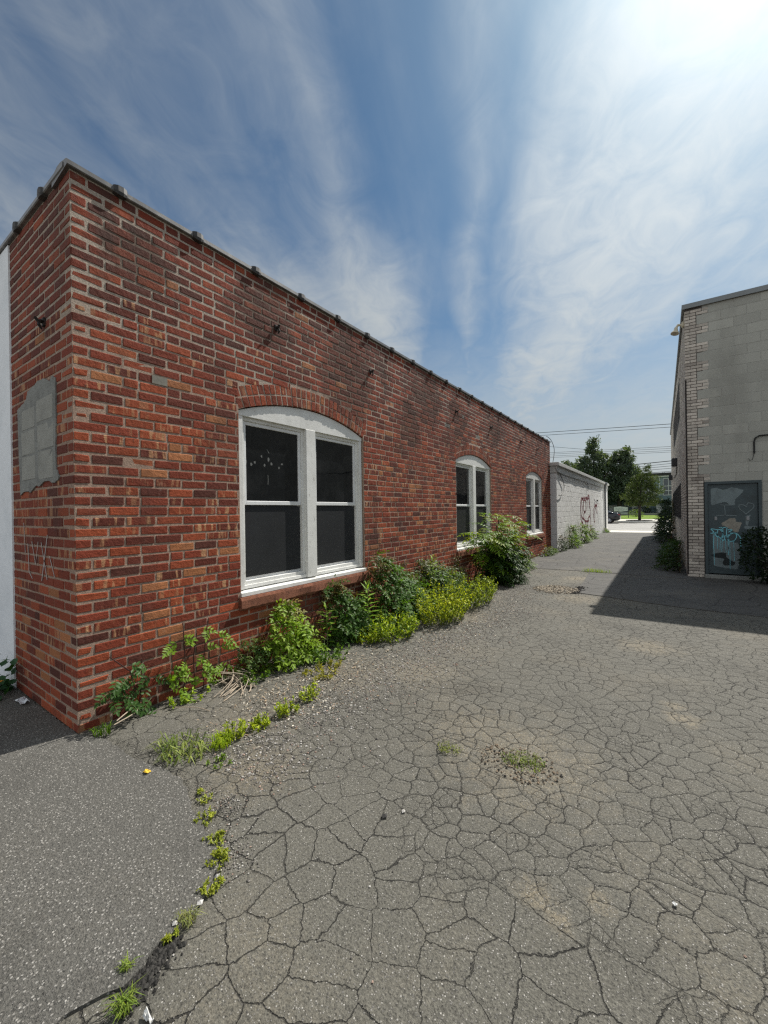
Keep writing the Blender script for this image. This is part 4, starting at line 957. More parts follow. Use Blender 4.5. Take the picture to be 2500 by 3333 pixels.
# parked car, its tail in view beyond the white building
def car(loc):
    t = thing('parked_car', 'black saloon car parked at the far kerb, only its tail showing past the white building', 'car', loc)
    paint = plain('black_car_paint', (.010, .012, .017), .12, .1, 2, .7); gl = plain('car_glass', (.02, .025, .03), .04, .1, 2, .8)
    rub = plain('tyre_rubber', (.02, .02, .02), .85, .2, 10); rim = plain('alloy_rim', (.45, .46, .48), .3, .1, 5, .5, .7)
    x0, y0, z0 = loc                    # rear end centre, car points to -X
    st = [(0.0, .55, .95, .70), (.04, .40, 1.02, .80), (.25, .27, 1.08, .86), (.75, .22, 1.06, .90), (1.4, .2, 1.0, .91), (2.4, .2, .98, .92), (3.3, .2, .97, .92), (3.9, .22, .92, .90), (4.5, .26, .80, .84), (4.75, .35, .68, .72), (4.8, .45, .6, .62)]
    mb = MB(); rings = []
    for (x, zb, zt, hw) in st:
        rg = []
        for (fy, fz) in ((-.80, 0), (-.97, .12), (-1, .45), (-.97, .78), (-.86, .96), (-.5, 1.0), (0, 1.01), (.5, 1.0), (.86, .96), (.97, .78), (1, .45), (.97, .12), (.80, 0)):
            rg.append((x0 - x, y0 + fy * hw, z0 + lerp(zb, zt, fz)))
        rings.append(rg)
    n = len(rings[0]); vs = [p for r_ in rings for p in r_]
    fs = [(i * n + j, i * n + (j + 1) % n, (i + 1) * n + (j + 1) % n, (i + 1) * n + j) for i in range(len(rings) - 1) for j in range(n)] + [tuple(range(n)), tuple((len(rings) - 1) * n + j for j in range(n))]
    mb.add(vs, fs); mb.build('body', paint, t, smooth=True)
    cab = [(.55, 1.04, 1.07, .70), (.95, 1.03, 1.25, .66), (1.45, 1.0, 1.42, .60), (2.2, .98, 1.46, .60), (2.8, .97, 1.42, .60), (3.3, .96, 1.2, .64), (3.7, .95, .99, .70)]
    def cabin(grow, zs, x_in):
        rings = []
        for x, zb, zt, hw in cab:
            rings.append([(x0 - x, y0 + fy * lerp(.84, hw, fz) * grow, z0 + lerp(zb, zt + zs, fz)) for fy, fz in ((-1, 0), (-1, .55), (-1, .9), (-.8, 1), (0, 1.02), (.8, 1), (1, .9), (1, .55), (1, 0))])
        return rings
    rg = cabin(1.0, 0, 0); n = 9; vs = [p for r_ in rg for p in r_]
    fs = [(i * n + j, i * n + j + 1, (i + 1) * n + j + 1, (i + 1) * n + j) for i in range(len(rg) - 1) for j in range(n - 1)]
    roof = [f for k, f in enumerate(fs) if 2 <= k // (n - 1) <= 3 and 2 <= k % (n - 1) <= 5]; glass = [f for f in fs if f not in roof]
    mb = MB(); mb.add(vs, roof); mb.build('roof', paint, t, smooth=True)
    mb = MB(); mb.add(vs, glass); mb.build('window', gl, t, smooth=True)
    for s in (-1, 1):
        mb = MB()
        for a, b in ((2, 3),):
            mb.tube([Vector(rg[1][4 + s * 4]) , Vector(rg[2][4 + s * 2]), Vector(rg[3][4 + s * 2]), Vector(rg[4][4 + s * 2]), Vector(rg[5][4 + s * 3])], .022, 6)
        mb.build('window_trim', M['galv'], t, smooth=True)
        for x in (.93, 3.75):
            c = Vector((x0 - x, y0 + s * .82, z0 + .33)); w_ = MB(); prof = [(-.10, .20), (-.10, .30), (-.06, .33), (.06, .33), (.10, .30), (.10, .20)]; m_ = 26
            vs2 = [(c.x + r_ * math.cos(2 * math.pi * k / m_), c.y + a, c.z + r_ * math.sin(2 * math.pi * k / m_)) for k in range(m_) for a, r_ in prof]
            f2 = [(k * 6 + j, k * 6 + (j + 1) % 6, ((k + 1) % m_) * 6 + (j + 1) % 6, ((k + 1) % m_) * 6 + j) for k in range(m_) for j in range(6)]
            w_.add(vs2, f2); wo = w_.build('wheel', rub, t, smooth=True)
            r2 = MB()
            for k in range(10):
                a = 2 * math.pi * k / 10; d = Vector((math.cos(a), 0, math.sin(a))); r2.tube([c + Vector((0, s * .095, 0)), c + d * .225 + Vector((0, s * .085, 0))], [.03, .02], 5)
            r2.tube([c + Vector((.222 * math.cos(k * .2618), s * .085, .222 * math.sin(k * .2618))) for k in range(25)], .016, 5, cap=False)
            r2.build('rim', rim, wo)
        mb = MB(); mb.cbox((x0 - .30, y0 + s * .70 - .11, z0 + .80), (1, 0, 0), (0, 1, 0), (0, 0, 1), (.31, .245, .14), .03); mb.build('taillight', plain('red_taillight', (.22, .012, .016), .15, .1, 3, .7), t)
    mb = MB(); mb.cbox((x0 - .02, y0 - .26, z0 + .62), (1, 0, 0), (0, 1, 0), (0, 0, 1), (.03, .52, .12), .006); mb.build('number_plate', plain('blank_plate', (.5, .48, .36), .5), t)
    mb = MB(); mb.cbox((x0 - .03, y0 - .55, z0 + .79), (1, 0, 0), (0, 1, 0), (0, 0, 1), (.045, 1.1, .03), .006); mb.build('boot_trim', M['galv'], t)
car((-3.50, 46.6, -.01))

# overhead lines along the street
YW = 94.0; k_ = YW / 29.0
LN = [((-7.06, 6.79), (.38, 6.40), .022, 'topmost power line, thick pair'), ((-6.66, 6.58), (.37, 6.22), .018, 'second power line from the top, just under the topmost'), ((-6.11, 5.72), (-4.02, 5.33), .014, 'slanting service cable dropping to the right over the white roof'),
      ((-6.12, 5.35), (.36, 5.09), .013, 'upper of the four thin cables level with the tree tops'), ((-6.12, 5.25), (.36, 4.98), .012, 'second of the four thin cables level with the tree tops'), ((-6.12, 5.12), (.37, 4.86), .012, 'third of the four thin cables level with the tree tops'), ((-6.12, 5.02), (.37, 4.77), .012, 'lowest of the four thin cables level with the tree tops'),
      ((-1.33, 4.18), (.38, 4.25), .030, 'thick communication cable above the street tree'), ((-1.33, 4.02), (.38, 4.10), .016, 'thin cable just below the thick communication cable'), ((-1.33, 3.90), (.38, 3.96), .016, 'thin cable midway between thick cable and blue roof'), ((-1.33, 3.78), (.38, 3.82), .016, 'thin cable second above the dark roof'), ((-1.33, 3.60), (.38, 3.65), .018, 'lowest cable just above the dark roof')]
for n_, (a, b, r_, lab) in enumerate(LN):
    a = Vector((a[0] * k_, YW + n_ * .05, (a[1] - 1.5) * k_ + 1.5)); b = Vector((b[0] * k_, YW + n_ * .05, (b[1] - 1.5) * k_ + 1.5)); d = b - a
    t0, t1 = -30 / d.x, (30 + d.x) / d.x
    if n_ == 2: t0, t1 = -.15, 1.25
    mb = MB(); L = t1 - t0
    mb.tube([a + d * (t0 + L * q / 24) - Vector((0, 0, (.25 - (q / 24 - .5) ** 2) * (.0 if n_ == 2 else .25))) for q in range(25)], r_ * 2.3, 5)
    tag(mb.build('overhead_cable', M['wire']), lab, 'cable', 'overhead cables across the street')

# drooping wire off the end of the brick parapet
mb = MB(); mb.tube(smoothline([(-3.45, 15.4, 4.15), (-3.30, 15.42, 4.0), (-3.20, 15.45, 3.7), (-3.22, 15.5, 3.4), (-3.26, 15.5, 3.18)]), .010, 5)
tag(mb.build('drooping_wire', M['wire']), 'thin wire drooping from the brick parapet end down to the white roof', 'wire')

# ------------------------------------------------------------------ plants
YG, MID, DRK, RED = (.34, .42, .025), (.155, .27, .018), (.034, .082, .012), (.16, .07, .03)
def jc(c, a, b):
    f = rnd.uniform(a, b); return tuple(v * f for v in c)
def pinnate(mb, b, d, n, L, pairs, ll, lw, col, droop=.35, rach=(.10, .11, .03)):
    p = Vector(b); d = Vector(d).normalized(); n = Vector(n); n = (n - d * n.dot(d)).normalized(); pts = [p.copy()]; st = L / pairs
    for i in range(pairs):
        d = (d + Vector((0, 0, -droop / pairs)) + rv(.04)).normalized(); n = (n - d * n.dot(d)).normalized(); p = p + d * st; pts.append(p.copy())
        s = d.cross(n).normalized(); f = rnd.uniform(.8, 1.2); c = tuple(x * f for x in col); t = (i + 1) / pairs; q = (.75 + .5 * math.sin(math.pi * t)) * .85
        for sg in (1, -1):
            dd = (s * sg * .85 + d * .45 + n * rnd.uniform(-.35, .05) + rv(.12)).normalized(); leaf(mb, p, dd, (n + rv(.25)).normalized(), ll * q * rnd.uniform(.85, 1.1), lw * q, c)
    leaf(mb, p, d, n, ll, lw, col)
    mb.tube(pts, [.0022] * len(pts), 3, cap=False, col=rach)

def vine(name, label, y0, y1, prof, depth, n, ll, cols, cat='vine', x0=XW, sgn=1, tip=RED, tipf=.14, zb=0.0, top_out=.06, simple=.4, dens=1.0):
    t = thing(name, label, cat, (x0 + sgn * .05, (y0 + y1) / 2, zb)); fo = MB(); st = MB()
    H = max(h for _, h in prof)
    for _ in range(max(4, int((y1 - y0) * 9))):
        y = rnd.uniform(y0, y1); h = pw(prof, y)
        if h < .06: continue
        pts = [(x0 + sgn * (.03 + rnd.uniform(0, depth * .4)), lerp(y, (y0 + y1) / 2, .3), zb)]
        for k in range(1, 6): pts.append((x0 + sgn * (.02 + depth * .35 * (1 - k / 5) + rnd.uniform(0, .03)), y + rnd.uniform(-.03, .03), zb + h * k / 5 * rnd.uniform(.93, 1.02)))
        st.tube(pts, [.006, .0055, .005, .004, .003, .002], 5, col=rnd.choice([(.10, .06, .035), (.13, .10, .06), (.07, .09, .03)]))
    c = 0; tries = 0
    while c < n and tries < n * 30:
        tries += 1
        y = rnd.uniform(y0, y1); h = pw(prof, y)
        if rnd.random() > h / H: continue
        z = h * rnd.random() ** .85; rel = z / h; D = depth * (pw([(0, .8), (.25, 1), (.6, .75), (1, .12)], rel)) * min(1, h / H + .25) + top_out
        q = rnd.random() ** .5; x = .015 + D * q
        cc = cmix(cols[0], cols[1], min(1, max(0, rnd.random() * .9 + (q - .6) * .3)))
        if rel > .82 and rnd.random() < tipf * 4: cc = cmix(cc, tip, rnd.uniform(.3, .8))
        p = Vector((x0 + sgn * x, y, zb + z)); d = Vector((sgn * rnd.uniform(.3, 1.0), rnd.uniform(-.8, .8), rnd.uniform(-.55, .45))).normalized(); nn = (Vector((sgn * .5, 0, .8)) + rv(.4)).normalized()
        if rnd.random() < simple:
            for _ in range(4): leaf(fo, p + rv(ll * .8), (d + rv(.7)).normalized(), (nn + rv(.5)).normalized(), ll * rnd.uniform(.8, 1.3), ll * .55, jc(cc, .8, 1.2))
        else: pinnate(fo, p, d, nn, ll * rnd.uniform(2.2, 3.2), rnd.choice([3, 3, 4]), ll, ll * .45, cc, .5)
        c += 1
    st.build('stem', M['stem'], t); fo.build('foliage', M['leaf'], t, fix=False)
    return t

def weed(name, label, c, r, h, n, ll, cols, cat='weed', lw=.4, up=.6):
    t = thing(name, label, cat, (c[0], c[1], 0)); fo = MB(); st = MB()
    for _ in range(max(5, int(n / 14))):
        a = rnd.uniform(0, 6.283); q = rnd.random() ** .6; b = Vector((c[0] + r[0] * q * math.cos(a), c[1] + r[1] * q * math.sin(a), .008)); hh = h * rnd.uniform(.45, 1.05) * (1 - .45 * q)
        e = b + Vector((math.cos(a) * hh * .45, math.sin(a) * hh * .45, hh)); m_ = (b + e) / 2 + rv(hh * .12); st.tube([b, m_, e], [.003, .0025, .0015], 4, col=(.10, .13, .03))
        for k in range(14):
            s = rnd.random() ** .7; p = b * (1 - s) ** 2 + m_ * (2 * s * (1 - s)) + e * s * s
            d = (rv(1) + Vector((0, 0, up * .5))).normalized(); f = rnd.uniform(.75, 1.25)
            leaf(fo, p, d, (Vector((0, 0, 1)) + rv(.6)).normalized(), ll * rnd.uniform(.6, 1.2), ll * lw, tuple(v * f for v in cmix(cols[0], cols[1], rnd.random())))
    st.build('stem', M['stem'], t); fo.build('foliage', M['leaf'], t, fix=False); return t

def grass(name, label, c, r, n, h, cols, spread=.8, w=.005, cat='grass tuft', z=0.008):
    t = MB()
    for _ in range(n):
        a = rnd.uniform(0, 6.283); q = rnd.random() ** .6; b = Vector((c[0] + r[0] * q * math.cos(a), c[1] + r[1] * q * math.sin(a), z)); a2 = rnd.uniform(0, 6.283); L = h * rnd.uniform(.5, 1.2)
        o = Vector((math.cos(a2), math.sin(a2), 0)); s = Vector((-o.y, o.x, 0)); k1 = b + o * L * .25 * spread + Vector((0, 0, L * .55)); k2 = b + o * L * .75 * spread + Vector((0, 0, L * (1 - .5 * spread)))
        f = rnd.uniform(.7, 1.3); t.add([b - s * w * .5, b + s * w * .5, k1 + s * w * .45, k1 - s * w * .45, k2], [(0, 1, 2, 3), (3, 2, 4)], col=tuple(v * f for v in cmix(cols[0], cols[1], rnd.random())))
    o = t.build(name, M['leaf'], fix=False); return tag(o, label, cat)

def stalk(label, c, h, n, ll, cols):
    t = thing('tall_weed', label, 'weed', (c[0], c[1], 0)); fo = MB(); st = MB(); lean = Vector((rnd.uniform(-.06, .06), rnd.uniform(-.06, .06), 0))
    P = lambda s: Vector((c[0], c[1], 0)) + lean * s * s + Vector((0, 0, h * s)); st.tube([P(k / 6) for k in range(7)], [.006, .0055, .005, .0045, .004, .003, .002], 6, col=(.14, .20, .05))
    for k in range(n):
        s = .15 + .85 * k / n; a = k * 2.4; L = ll * (.8 + .5 * math.sin(math.pi * s)) * (1 if s < .9 else .7)
        d = Vector((math.cos(a), math.sin(a), .25 if s < .85 else 1.1)).normalized(); leaf(fo, P(s), d, Vector((0, 0, 1)) - d * d.z + rv(.2), L, L * .20, jc(cmix(cols[0], cols[1], s * .8), .85, 1.2))
    st.build('stem', M['stem'], t); fo.build('foliage', M['leaf'], t, fix=False)

# climbers along the foot of the brick wall, nearest first
def sprig_vine(label, y0, y1, prof, n, ll, cols, stems):
    t = thing('climbing_vine', label, 'vine', (XW + .04, (y0 + y1) / 2, 0)); fo = MB(); st = MB()
    for pts in stems: st.tube([(XW + .03 + .02 * k, y, z) for k, (y, z) in enumerate(pts)], .0045, 5, col=(.07, .03, .025))
    for _ in range(n):
        for _t in range(50):
            y = rnd.uniform(y0, y1); z = rnd.random() * .75
            if z < pw(prof, y): break
        else: continue
        x = XW + rnd.uniform(.02, .10) * (1.3 - z); d = Vector((rnd.uniform(.1, .6), rnd.uniform(-1, 1), rnd.uniform(-.2, .35)))
        pinnate(fo, (x, y, z), d, (.75, rnd.uniform(-.3, .3), .65), ll * rnd.uniform(1.7, 2.5), rnd.choice([3, 4, 4]), ll, ll * .5, cmix(cols[0], cols[1], rnd.random()), .6)
    st.build('stem', M['stem'], t); fo.build('foliage', M['leaf'], t, fix=False)
sprig_vine('small dark leafy vine nearest the building corner', 1.22, 1.60, [(1.2, .12), (1.28, .38), (1.42, .44), (1.52, .40), (1.6, .12)], 26, .046, (DRK, (.06, .13, .03)), [[(1.40, .0), (1.42, .2), (1.38, .35), (1.24, .50)], [(1.45, 0), (1.47, .25), (1.46, .42)]])
sprig_vine('sparse bright green vine with bare red stems beside the corner vine', 1.62, 2.22, [(1.6, .2), (1.72, .50), (1.82, .60), (1.9, .45), (2.0, .57), (2.1, .5), (2.22, .15)], 34, .046, (MID, (.17, .27, .03)), [[(1.80, 0), (1.81, .25), (1.79, .45), (1.77, .62)], [(1.98, 0), (1.97, .25), (2.0, .58)], [(1.9, 0), (1.88, .3), (1.9, .5)]])
weed('low_weed', 'low bright weeds at the foot of the sparse bright green vine', (-3.16, 1.78), (.09, .16), .10, 140, .035, (MID, YG))
vine('climbing_vine', 'dull green low creeper spilling along the wall before the pale vine cone', 2.18, 2.62, [(2.18, .14), (2.35, .34), (2.5, .30), (2.62, .2)], .22, 60, .042, (DRK, (.09, .14, .03)), tip=(.2, .12, .06))
vine('climbing_vine', 'pale green vine cone with brown tip under the left half of the first window', 2.50, 3.15, [(2.5, .12), (2.62, .40), (2.80, .62), (2.95, .52), (3.15, .10)], .32, 260, .054, (MID, (.22, .32, .03)), tip=(.22, .10, .05))
stalk('short spiky weed between the pale vine cone and the dark ivy cone', (-3.06, 3.30), .50, 26, .115, (MID, (.22, .34, .05)))
vine('climbing_vine', 'dense dark ivy cone under the middle of the first window', 3.35, 4.12, [(3.35, .22), (3.45, .60), (3.60, .74), (3.75, .56), (3.95, .38), (4.12, .18)], .34, 420, .052, (DRK, (.08, .17, .03)))
stalk('tall spiky weed in front of the dark ivy cone', (-2.92, 3.88), .66, 46, .125, (MID, (.20, .32, .05)))
vine('climbing_vine', 'largest vine mound, climbing past the right end of the first window sill', 4.05, 5.55, [(4.05, .25), (4.2, .70), (4.42, .96), (4.65, .86), (4.95, .66), (5.25, .56), (5.55, .35)], .52, 900, .058, (DRK, (.10, .20, .03)))
vine('climbing_vine', 'dark vine mound with pale upturned leaves between largest mound and yellow weeds', 5.3, 6.7, [(5.3, .4), (5.6, .72), (5.9, .68), (6.3, .60), (6.7, .25)], .50, 560, .064, (DRK, (.085, .15, .035)), tip=(.18, .15, .10), simple=.3)
for lab, c, r, h, n, cols in [('bright yellow green weed clump in front of the largest vine mound', (-2.66, 4.05), (.20, .30), .34, 1700, ((.07, .16, .015), (.44, .52, .03))), ('yellow weed clump beside the spiky weed', (-2.82, 3.72), (.12, .12), .20, 600, (MID, (.40, .44, .03))),
                              ('very yellow goldenrod clump rising before the dark mound', (-2.52, 5.05), (.24, .45), .62, 3000, ((.12, .21, .015), (.56, .58, .03))), ('large yellow green weed thicket short of the big leaved sapling', (-2.60, 6.1), (.32, .62), .58, 3600, ((.07, .14, .015), (.42, .48, .03)))]:
    weed('yellow_weed', lab, c, r, h, n, .044, cols, lw=.36)
stalk('pale spiky weed standing behind the goldenrod', (-3.0, 5.65), .80, 40, .14, (MID, (.22, .32, .05)))
vine('climbing_vine', 'thin brown tinged creeper climbing to the sill of the second window', 6.75, 7.3, [(6.75, .2), (6.95, .70), (7.1, .66), (7.3, .2)], .16, 70, .05, (DRK, (.10, .11, .04)), tip=(.22, .10, .06))
vine('climbing_vine', 'narrow vine hanging at the middle of the second window sill', 7.95, 8.35, [(7.95, .2), (8.1, .72), (8.25, .70), (8.35, .2)], .18, 60, .05, (DRK, MID))
# big pinnate leaved sapling
t = thing('sumac_sapling', 'big sapling with long feathered leaves leaning in front of the second window', 'sapling', (-2.95, 8.3, 0)); fo = MB(); st = MB()
stems = [[(-2.95, 8.3, 0), (-2.88, 8.3, .7), (-2.85, 8.4, 1.36)], [(-2.92, 8.4, 0), (-2.85, 8.8, .65), (-2.8, 9.2, 1.18)], [(-2.96, 8.2, 0), (-2.9, 7.8, .6), (-2.85, 7.4, 1.05)], [(-2.95, 8.35, 0), (-2.75, 8.7, .55), (-2.62, 9.0, .95)], [(-2.95, 8.3, 0), (-2.75, 8.2, .5), (-2.62, 8.2, .9)], [(-2.95, 8.3, 0), (-2.8, 8.0, .55), (-2.7, 7.8, 1.2)]]
for s_ in stems: st.tube(smoothline(s_), .014, 6, col=(.10, .08, .05))
for s_ in stems:
    sp = [Vector(p) for p in smoothline(s_, 8)]
    for k in range(40):
        u = rnd.random() ** .7; p = sp[min(len(sp) - 1, int(u * len(sp)))]; a = rnd.uniform(0, 6.283); d = Vector((math.cos(a) * .9 + .25, math.sin(a) * .9, rnd.uniform(-.05, .75)))
        c = cmix(DRK, MID, rnd.random()); 
        if u > .85 and rnd.random() < .5: c = (.19, .24, .02)
        if p.x + d.x * .3 < XW + .08: d.x = abs(d.x)
        pinnate(fo, p, d, (rnd.uniform(-.2, .3), rnd.uniform(-.2, .2), 1), rnd.uniform(.30, .50), rnd.choice([7, 8, 9]), .115, .036, c, .8)
for _ in range(330):  # inner leaves in a darker green, shade inside the sapling put into colour
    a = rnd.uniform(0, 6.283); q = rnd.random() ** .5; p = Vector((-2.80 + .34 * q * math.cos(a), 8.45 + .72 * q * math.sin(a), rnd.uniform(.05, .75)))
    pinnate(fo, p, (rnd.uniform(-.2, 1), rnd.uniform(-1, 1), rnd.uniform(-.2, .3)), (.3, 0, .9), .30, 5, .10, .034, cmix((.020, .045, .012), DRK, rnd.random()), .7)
st.build('stem', M['stem'], t); fo.build('foliage', M['leaf'], t, fix=False)
vine('climbing_vine', 'light green ground creeper at the right foot of the feather leaved sapling', 8.9, 10.9, [(8.9, .3), (9.5, .62), (10.2, .62), (10.6, .4), (10.9, .15)], .55, 420, .06, (DRK, (.15, .23, .03)))
vine('low_creeper', 'small low creeper at the far end of the brick wall', 13.2, 14.9, [(13.2, .1), (13.8, .30), (14.3, .26), (14.9, .1)], .30, 110, .06, (DRK, (.11, .17, .03)))
vine('climbing_vine', 'dark ivy on the foot of the white building corner', 15.15, 15.9, [(15.15, .3), (15.35, .62), (15.6, .35), (15.9, .15)], .10, 55, .07, ((.02, .035, .015), (.04, .07, .02)), x0=XB)
for lab, y0, y1, prof, n in [('nearest and widest of three vines on the white block wall', 16.3, 18.6, [(16.3, .2), (16.7, .70), (17.1, .98), (17.8, .55), (18.6, .15)], 230), ('tallest narrow vine of three on the white block wall', 19.0, 21.0, [(19.0, .25), (19.3, 1.05), (19.7, .85), (20.3, .45), (21.0, .15)], 190), ('farthest small vine of three on the white block wall', 21.9, 23.2, [(21.9, .3), (22.1, .72), (22.5, .50), (23.2, .15)], 110)]:
    vine('climbing_vine', lab, y0, y1, prof, .30, int(n * .7), .08, (DRK, (.17, .28, .025)), x0=XB)
vine('low_creeper', 'little tuft of creeper at the downpipe foot', 27.8, 29.4, [(27.8, .1), (28.6, .28), (29.4, .1)], .25, 60, .07, (DRK, MID), x0=XB)
# right hand side
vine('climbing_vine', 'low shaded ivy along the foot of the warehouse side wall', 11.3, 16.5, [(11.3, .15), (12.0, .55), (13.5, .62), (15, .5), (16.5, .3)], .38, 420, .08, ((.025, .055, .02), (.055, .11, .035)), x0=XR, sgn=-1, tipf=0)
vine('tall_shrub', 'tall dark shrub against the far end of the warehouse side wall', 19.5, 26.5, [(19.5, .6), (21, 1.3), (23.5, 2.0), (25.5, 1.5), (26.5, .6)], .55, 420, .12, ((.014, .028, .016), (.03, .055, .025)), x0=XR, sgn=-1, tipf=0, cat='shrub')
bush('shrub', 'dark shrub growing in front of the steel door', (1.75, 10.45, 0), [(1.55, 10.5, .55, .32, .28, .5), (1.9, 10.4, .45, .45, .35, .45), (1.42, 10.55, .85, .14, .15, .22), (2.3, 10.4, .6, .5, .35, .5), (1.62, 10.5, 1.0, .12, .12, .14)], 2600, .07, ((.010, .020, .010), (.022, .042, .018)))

# weeds in the seams of the paving
weed('low_weed', 'dark green low weeds in the litter under the dark ivy cone', (-2.85, 3.05), (.22, .22), .17, 420, .045, (DRK, MID))
weed('low_weed', 'yellowing flat weed patch in front of the low dark weeds', (-2.62, 2.78), (.16, .22), .07, 340, .035, ((.20, .20, .03), (.36, .33, .06)))
weed('low_weed', 'small dark weed between the creeper and the yellowing patch', (-3.02, 2.35), (.12, .16), .12, 200, .04, (DRK, MID))
for lab, c, r, h, n in [('bright clover clump at the near end of the weed strip', (-2.38, 1.64), (.055, .075), .12, 360), ('bright clover clump second along the weed strip', (-2.33, 1.82), (.05, .06), .09, 300), ('leafy bright clump in the middle of the weed strip', (-2.32, 2.06), (.05, .08), .12, 320), ('tall bright clump at the far end of the weed strip', (-2.36, 2.32), (.045, .07), .13, 300)]:
    weed('clover_clump', lab, c, r, h, n, .027, ((.20, .28, .02), (.44, .50, .03)))
grass('grass_tuft', 'fine green grass tuft at the near end of the weed strip', (-2.36, 1.53), (.06, .07), 120, .10, (MID, YG))
grass('crabgrass', 'sprawling pale crabgrass on the bare asphalt near the building corner', (-2.52, 1.36), (.20, .13), 150, .095, ((.09, .14, .035), (.27, .31, .09)), 1.5, .008, 'weed')
weed('low_weed', 'flat green weed right of the crabgrass', (-2.22, 1.42), (.09, .06), .03, 150, .02, (MID, (.16, .22, .05)))
grass('grass_tuft', 'small dark grass tuft right at the building corner', (-3.16, 1.16), (.05, .05), 50, .10, (DRK, MID))
for lab, c, r, n in [('topmost mossy weed in the seam of the coarse patch', (-2.02, 1.20), (.08, .04), 170), ('mossy weed next down the seam below the topmost', (-1.86, 1.12), (.05, .04), 130), ('reddish yellow weed in the bend of the seam', (-1.71, 1.07), (.06, .05), 200), ('bright mossy weed beside the pale stones in the seam', (-1.60, 1.01), (.05, .05), 220), ('narrow bright weed where the seam turns down', (-1.50, .92), (.025, .05), 150), ('pale weed in the lower straight of the seam', (-1.455, .74), (.03, .04), 120)]:
    sf = rnd.uniform(.55, 1.15); weed('seam_weed', lab, c, (r[0] * .95 * sf, r[1]), .028 * sf, int(n * 1.5 * sf), .015, ((.20, .25, .03), (.42, .44, .06)))
grass('grass_tuft', 'dry grass wisp above the crumbled hole in the seam', (-1.45, .80), (.03, .03), 60, .05, ((.16, .2, .06), (.3, .3, .12)), 1.2, .003)
grass('grass_tuft', 'green grass blades below the crumbled hole by the picture edge', (-1.36, .545), (.03, .025), 70, .06, ((.12, .2, .03), (.26, .32, .06)), 1.1, .003)
grass('grass_tuft', 'small grass tuft on the left rim of the crumbled hole', (-1.47, .60), (.015, .02), 36, .04, ((.12, .2, .03), (.26, .32, .06)), 1.1, .003)
grass('grass_tuft', 'grass fringe along the seam across the alley', (-1.3, 10.6), (.32, .05), 160, .13, (MID, YG))
grass('grass_tuft', 'mossy grass in the pothole among the stones', (-.70, 2.42), (.12, .10), 170, .035, ((.12, .17, .04), (.22, .26, .07)), 1.1)
grass('grass_tuft', 'tiny grass patch left of the pothole', (-1.12, 2.30), (.08, .06), 90, .03, ((.14, .18, .05), (.28, .30, .09)), 1.1)
for lab, c in [('thin brown dry grass stalks against the wall before the pale vine cone', (-3.22, 2.52)), ('thin dry grass stalks right of the pale vine cone', (-3.16, 3.18))]:
    grass('dry_grass', lab, c, (.10, .16), 120, .42, ((.20, .13, .06), (.30, .22, .10)), .35, .003, 'grass tuft')

# ------------------------------------------------------------------ loose stones, litter
def stones(mb, p, s, col):
    vs = [];
    for d in ((1, 0, 0), (-1, 0, 0), (0, 1, 0), (0, -1, 0), (0, 0, 1), (0, 0, -1), (.65, .65, .3), (-.65, .6, .3), (.6, -.65, .35), (-.6, -.65, .3)): vs.append(Vector(p) + Vector(d) * s * rnd.uniform(.6, 1.1) * (1 if d[2] == 0 else .8))
    mb.add(vs, [(6, 4, 0), (6, 2, 4), (7, 2, 1), (7, 4, 2), (7, 1, 4), (8, 0, 4), (8, 3, 0), (9, 3, 4), (9, 4, 1), (9, 1, 3), (8, 4, 3), (6, 0, 2)][:12] , col=col)
def scol():
    q = rnd.random(); f = rnd.uniform(.7, 1.25)
    return tuple(x * f for x in ((.42, .40, .37) if q < .25 else (.24, .22, .20) if q < .65 else (.12, .11, .10) if q < .9 else (.34, .24, .19)))
gv = MB()
for _ in range(10000):
    y = 1.4 + rnd.random() ** 1.1 * 6.8; ctr = pw([(1.4, -2.15), (2.5, -2.15), (4, -2.05), (6, -1.95), (8.2, -2.3)], y); x = rnd.gauss(ctr, .26)
    if x < XW + .06: continue
    stones(gv, (x, y, .002), rnd.uniform(.003, .0095) * (1.5 if rnd.random() < .06 else 1), scol())
tag(gv.build('gravel', M['stone'], fix=False), 'loose pale gravel scattered beside the weed strip', 'gravel', kind='stuff')
rb_ = MB()
for _ in range(700):
    t_ = rnd.random() ** .7; stones(rb_, (lerp(-1.455, -1.365, t_) + rnd.gauss(0, .022), lerp(.76, .55, t_) + rnd.gauss(0, .022), .003), rnd.choice([.002, .003, .004, .006, .009, .012]), jc((.035, .033, .030), .5, 1.4))
for _ in range(260): stones(rb_, (rnd.gauss(-1.57, .07), rnd.gauss(1.04, .07), .003), rnd.uniform(.002, .006), scol())
for _ in range(200): stones(rb_, (rnd.gauss(-1.85, .10), rnd.gauss(1.24, .06), .003), rnd.uniform(.002, .006), scol())
for _ in range(260):
    a = rnd.uniform(0, 6.283); q = rnd.random() ** .5; stones(rb_, (-.72 + .24 * q * math.cos(a), 2.40 + .17 * q * math.sin(a), .004), rnd.uniform(.003, .011), jc((.22, .17, .12), .6, 1.3) if rnd.random() < .75 else (.04, .037, .033))
for _ in range(300):
    a = rnd.uniform(0, 6.283); q = rnd.random() ** .5; stones(rb_, (-1.66 + .42 * q * math.cos(a), 8.0 + .42 * q * math.sin(a), .006), rnd.uniform(.006, .024), jc((.22, .18, .135), .5, 1.3))
for _ in range(330): stones(rb_, (rnd.uniform(-2.2, 2.0), rnd.uniform(.6, 6.5), .003), rnd.uniform(.002, .006), scol())
for _ in range(900):
    t_ = rnd.random(); stones(rb_, (lerp(-3.25, -1.75, t_) + rnd.gauss(0, .04), lerp(1.12, 1.20, math.sin(t_ * 2.6)) + rnd.gauss(.02, .05), .008), rnd.uniform(.002, .005), jc((.040, .037, .033), .5, 1.5))
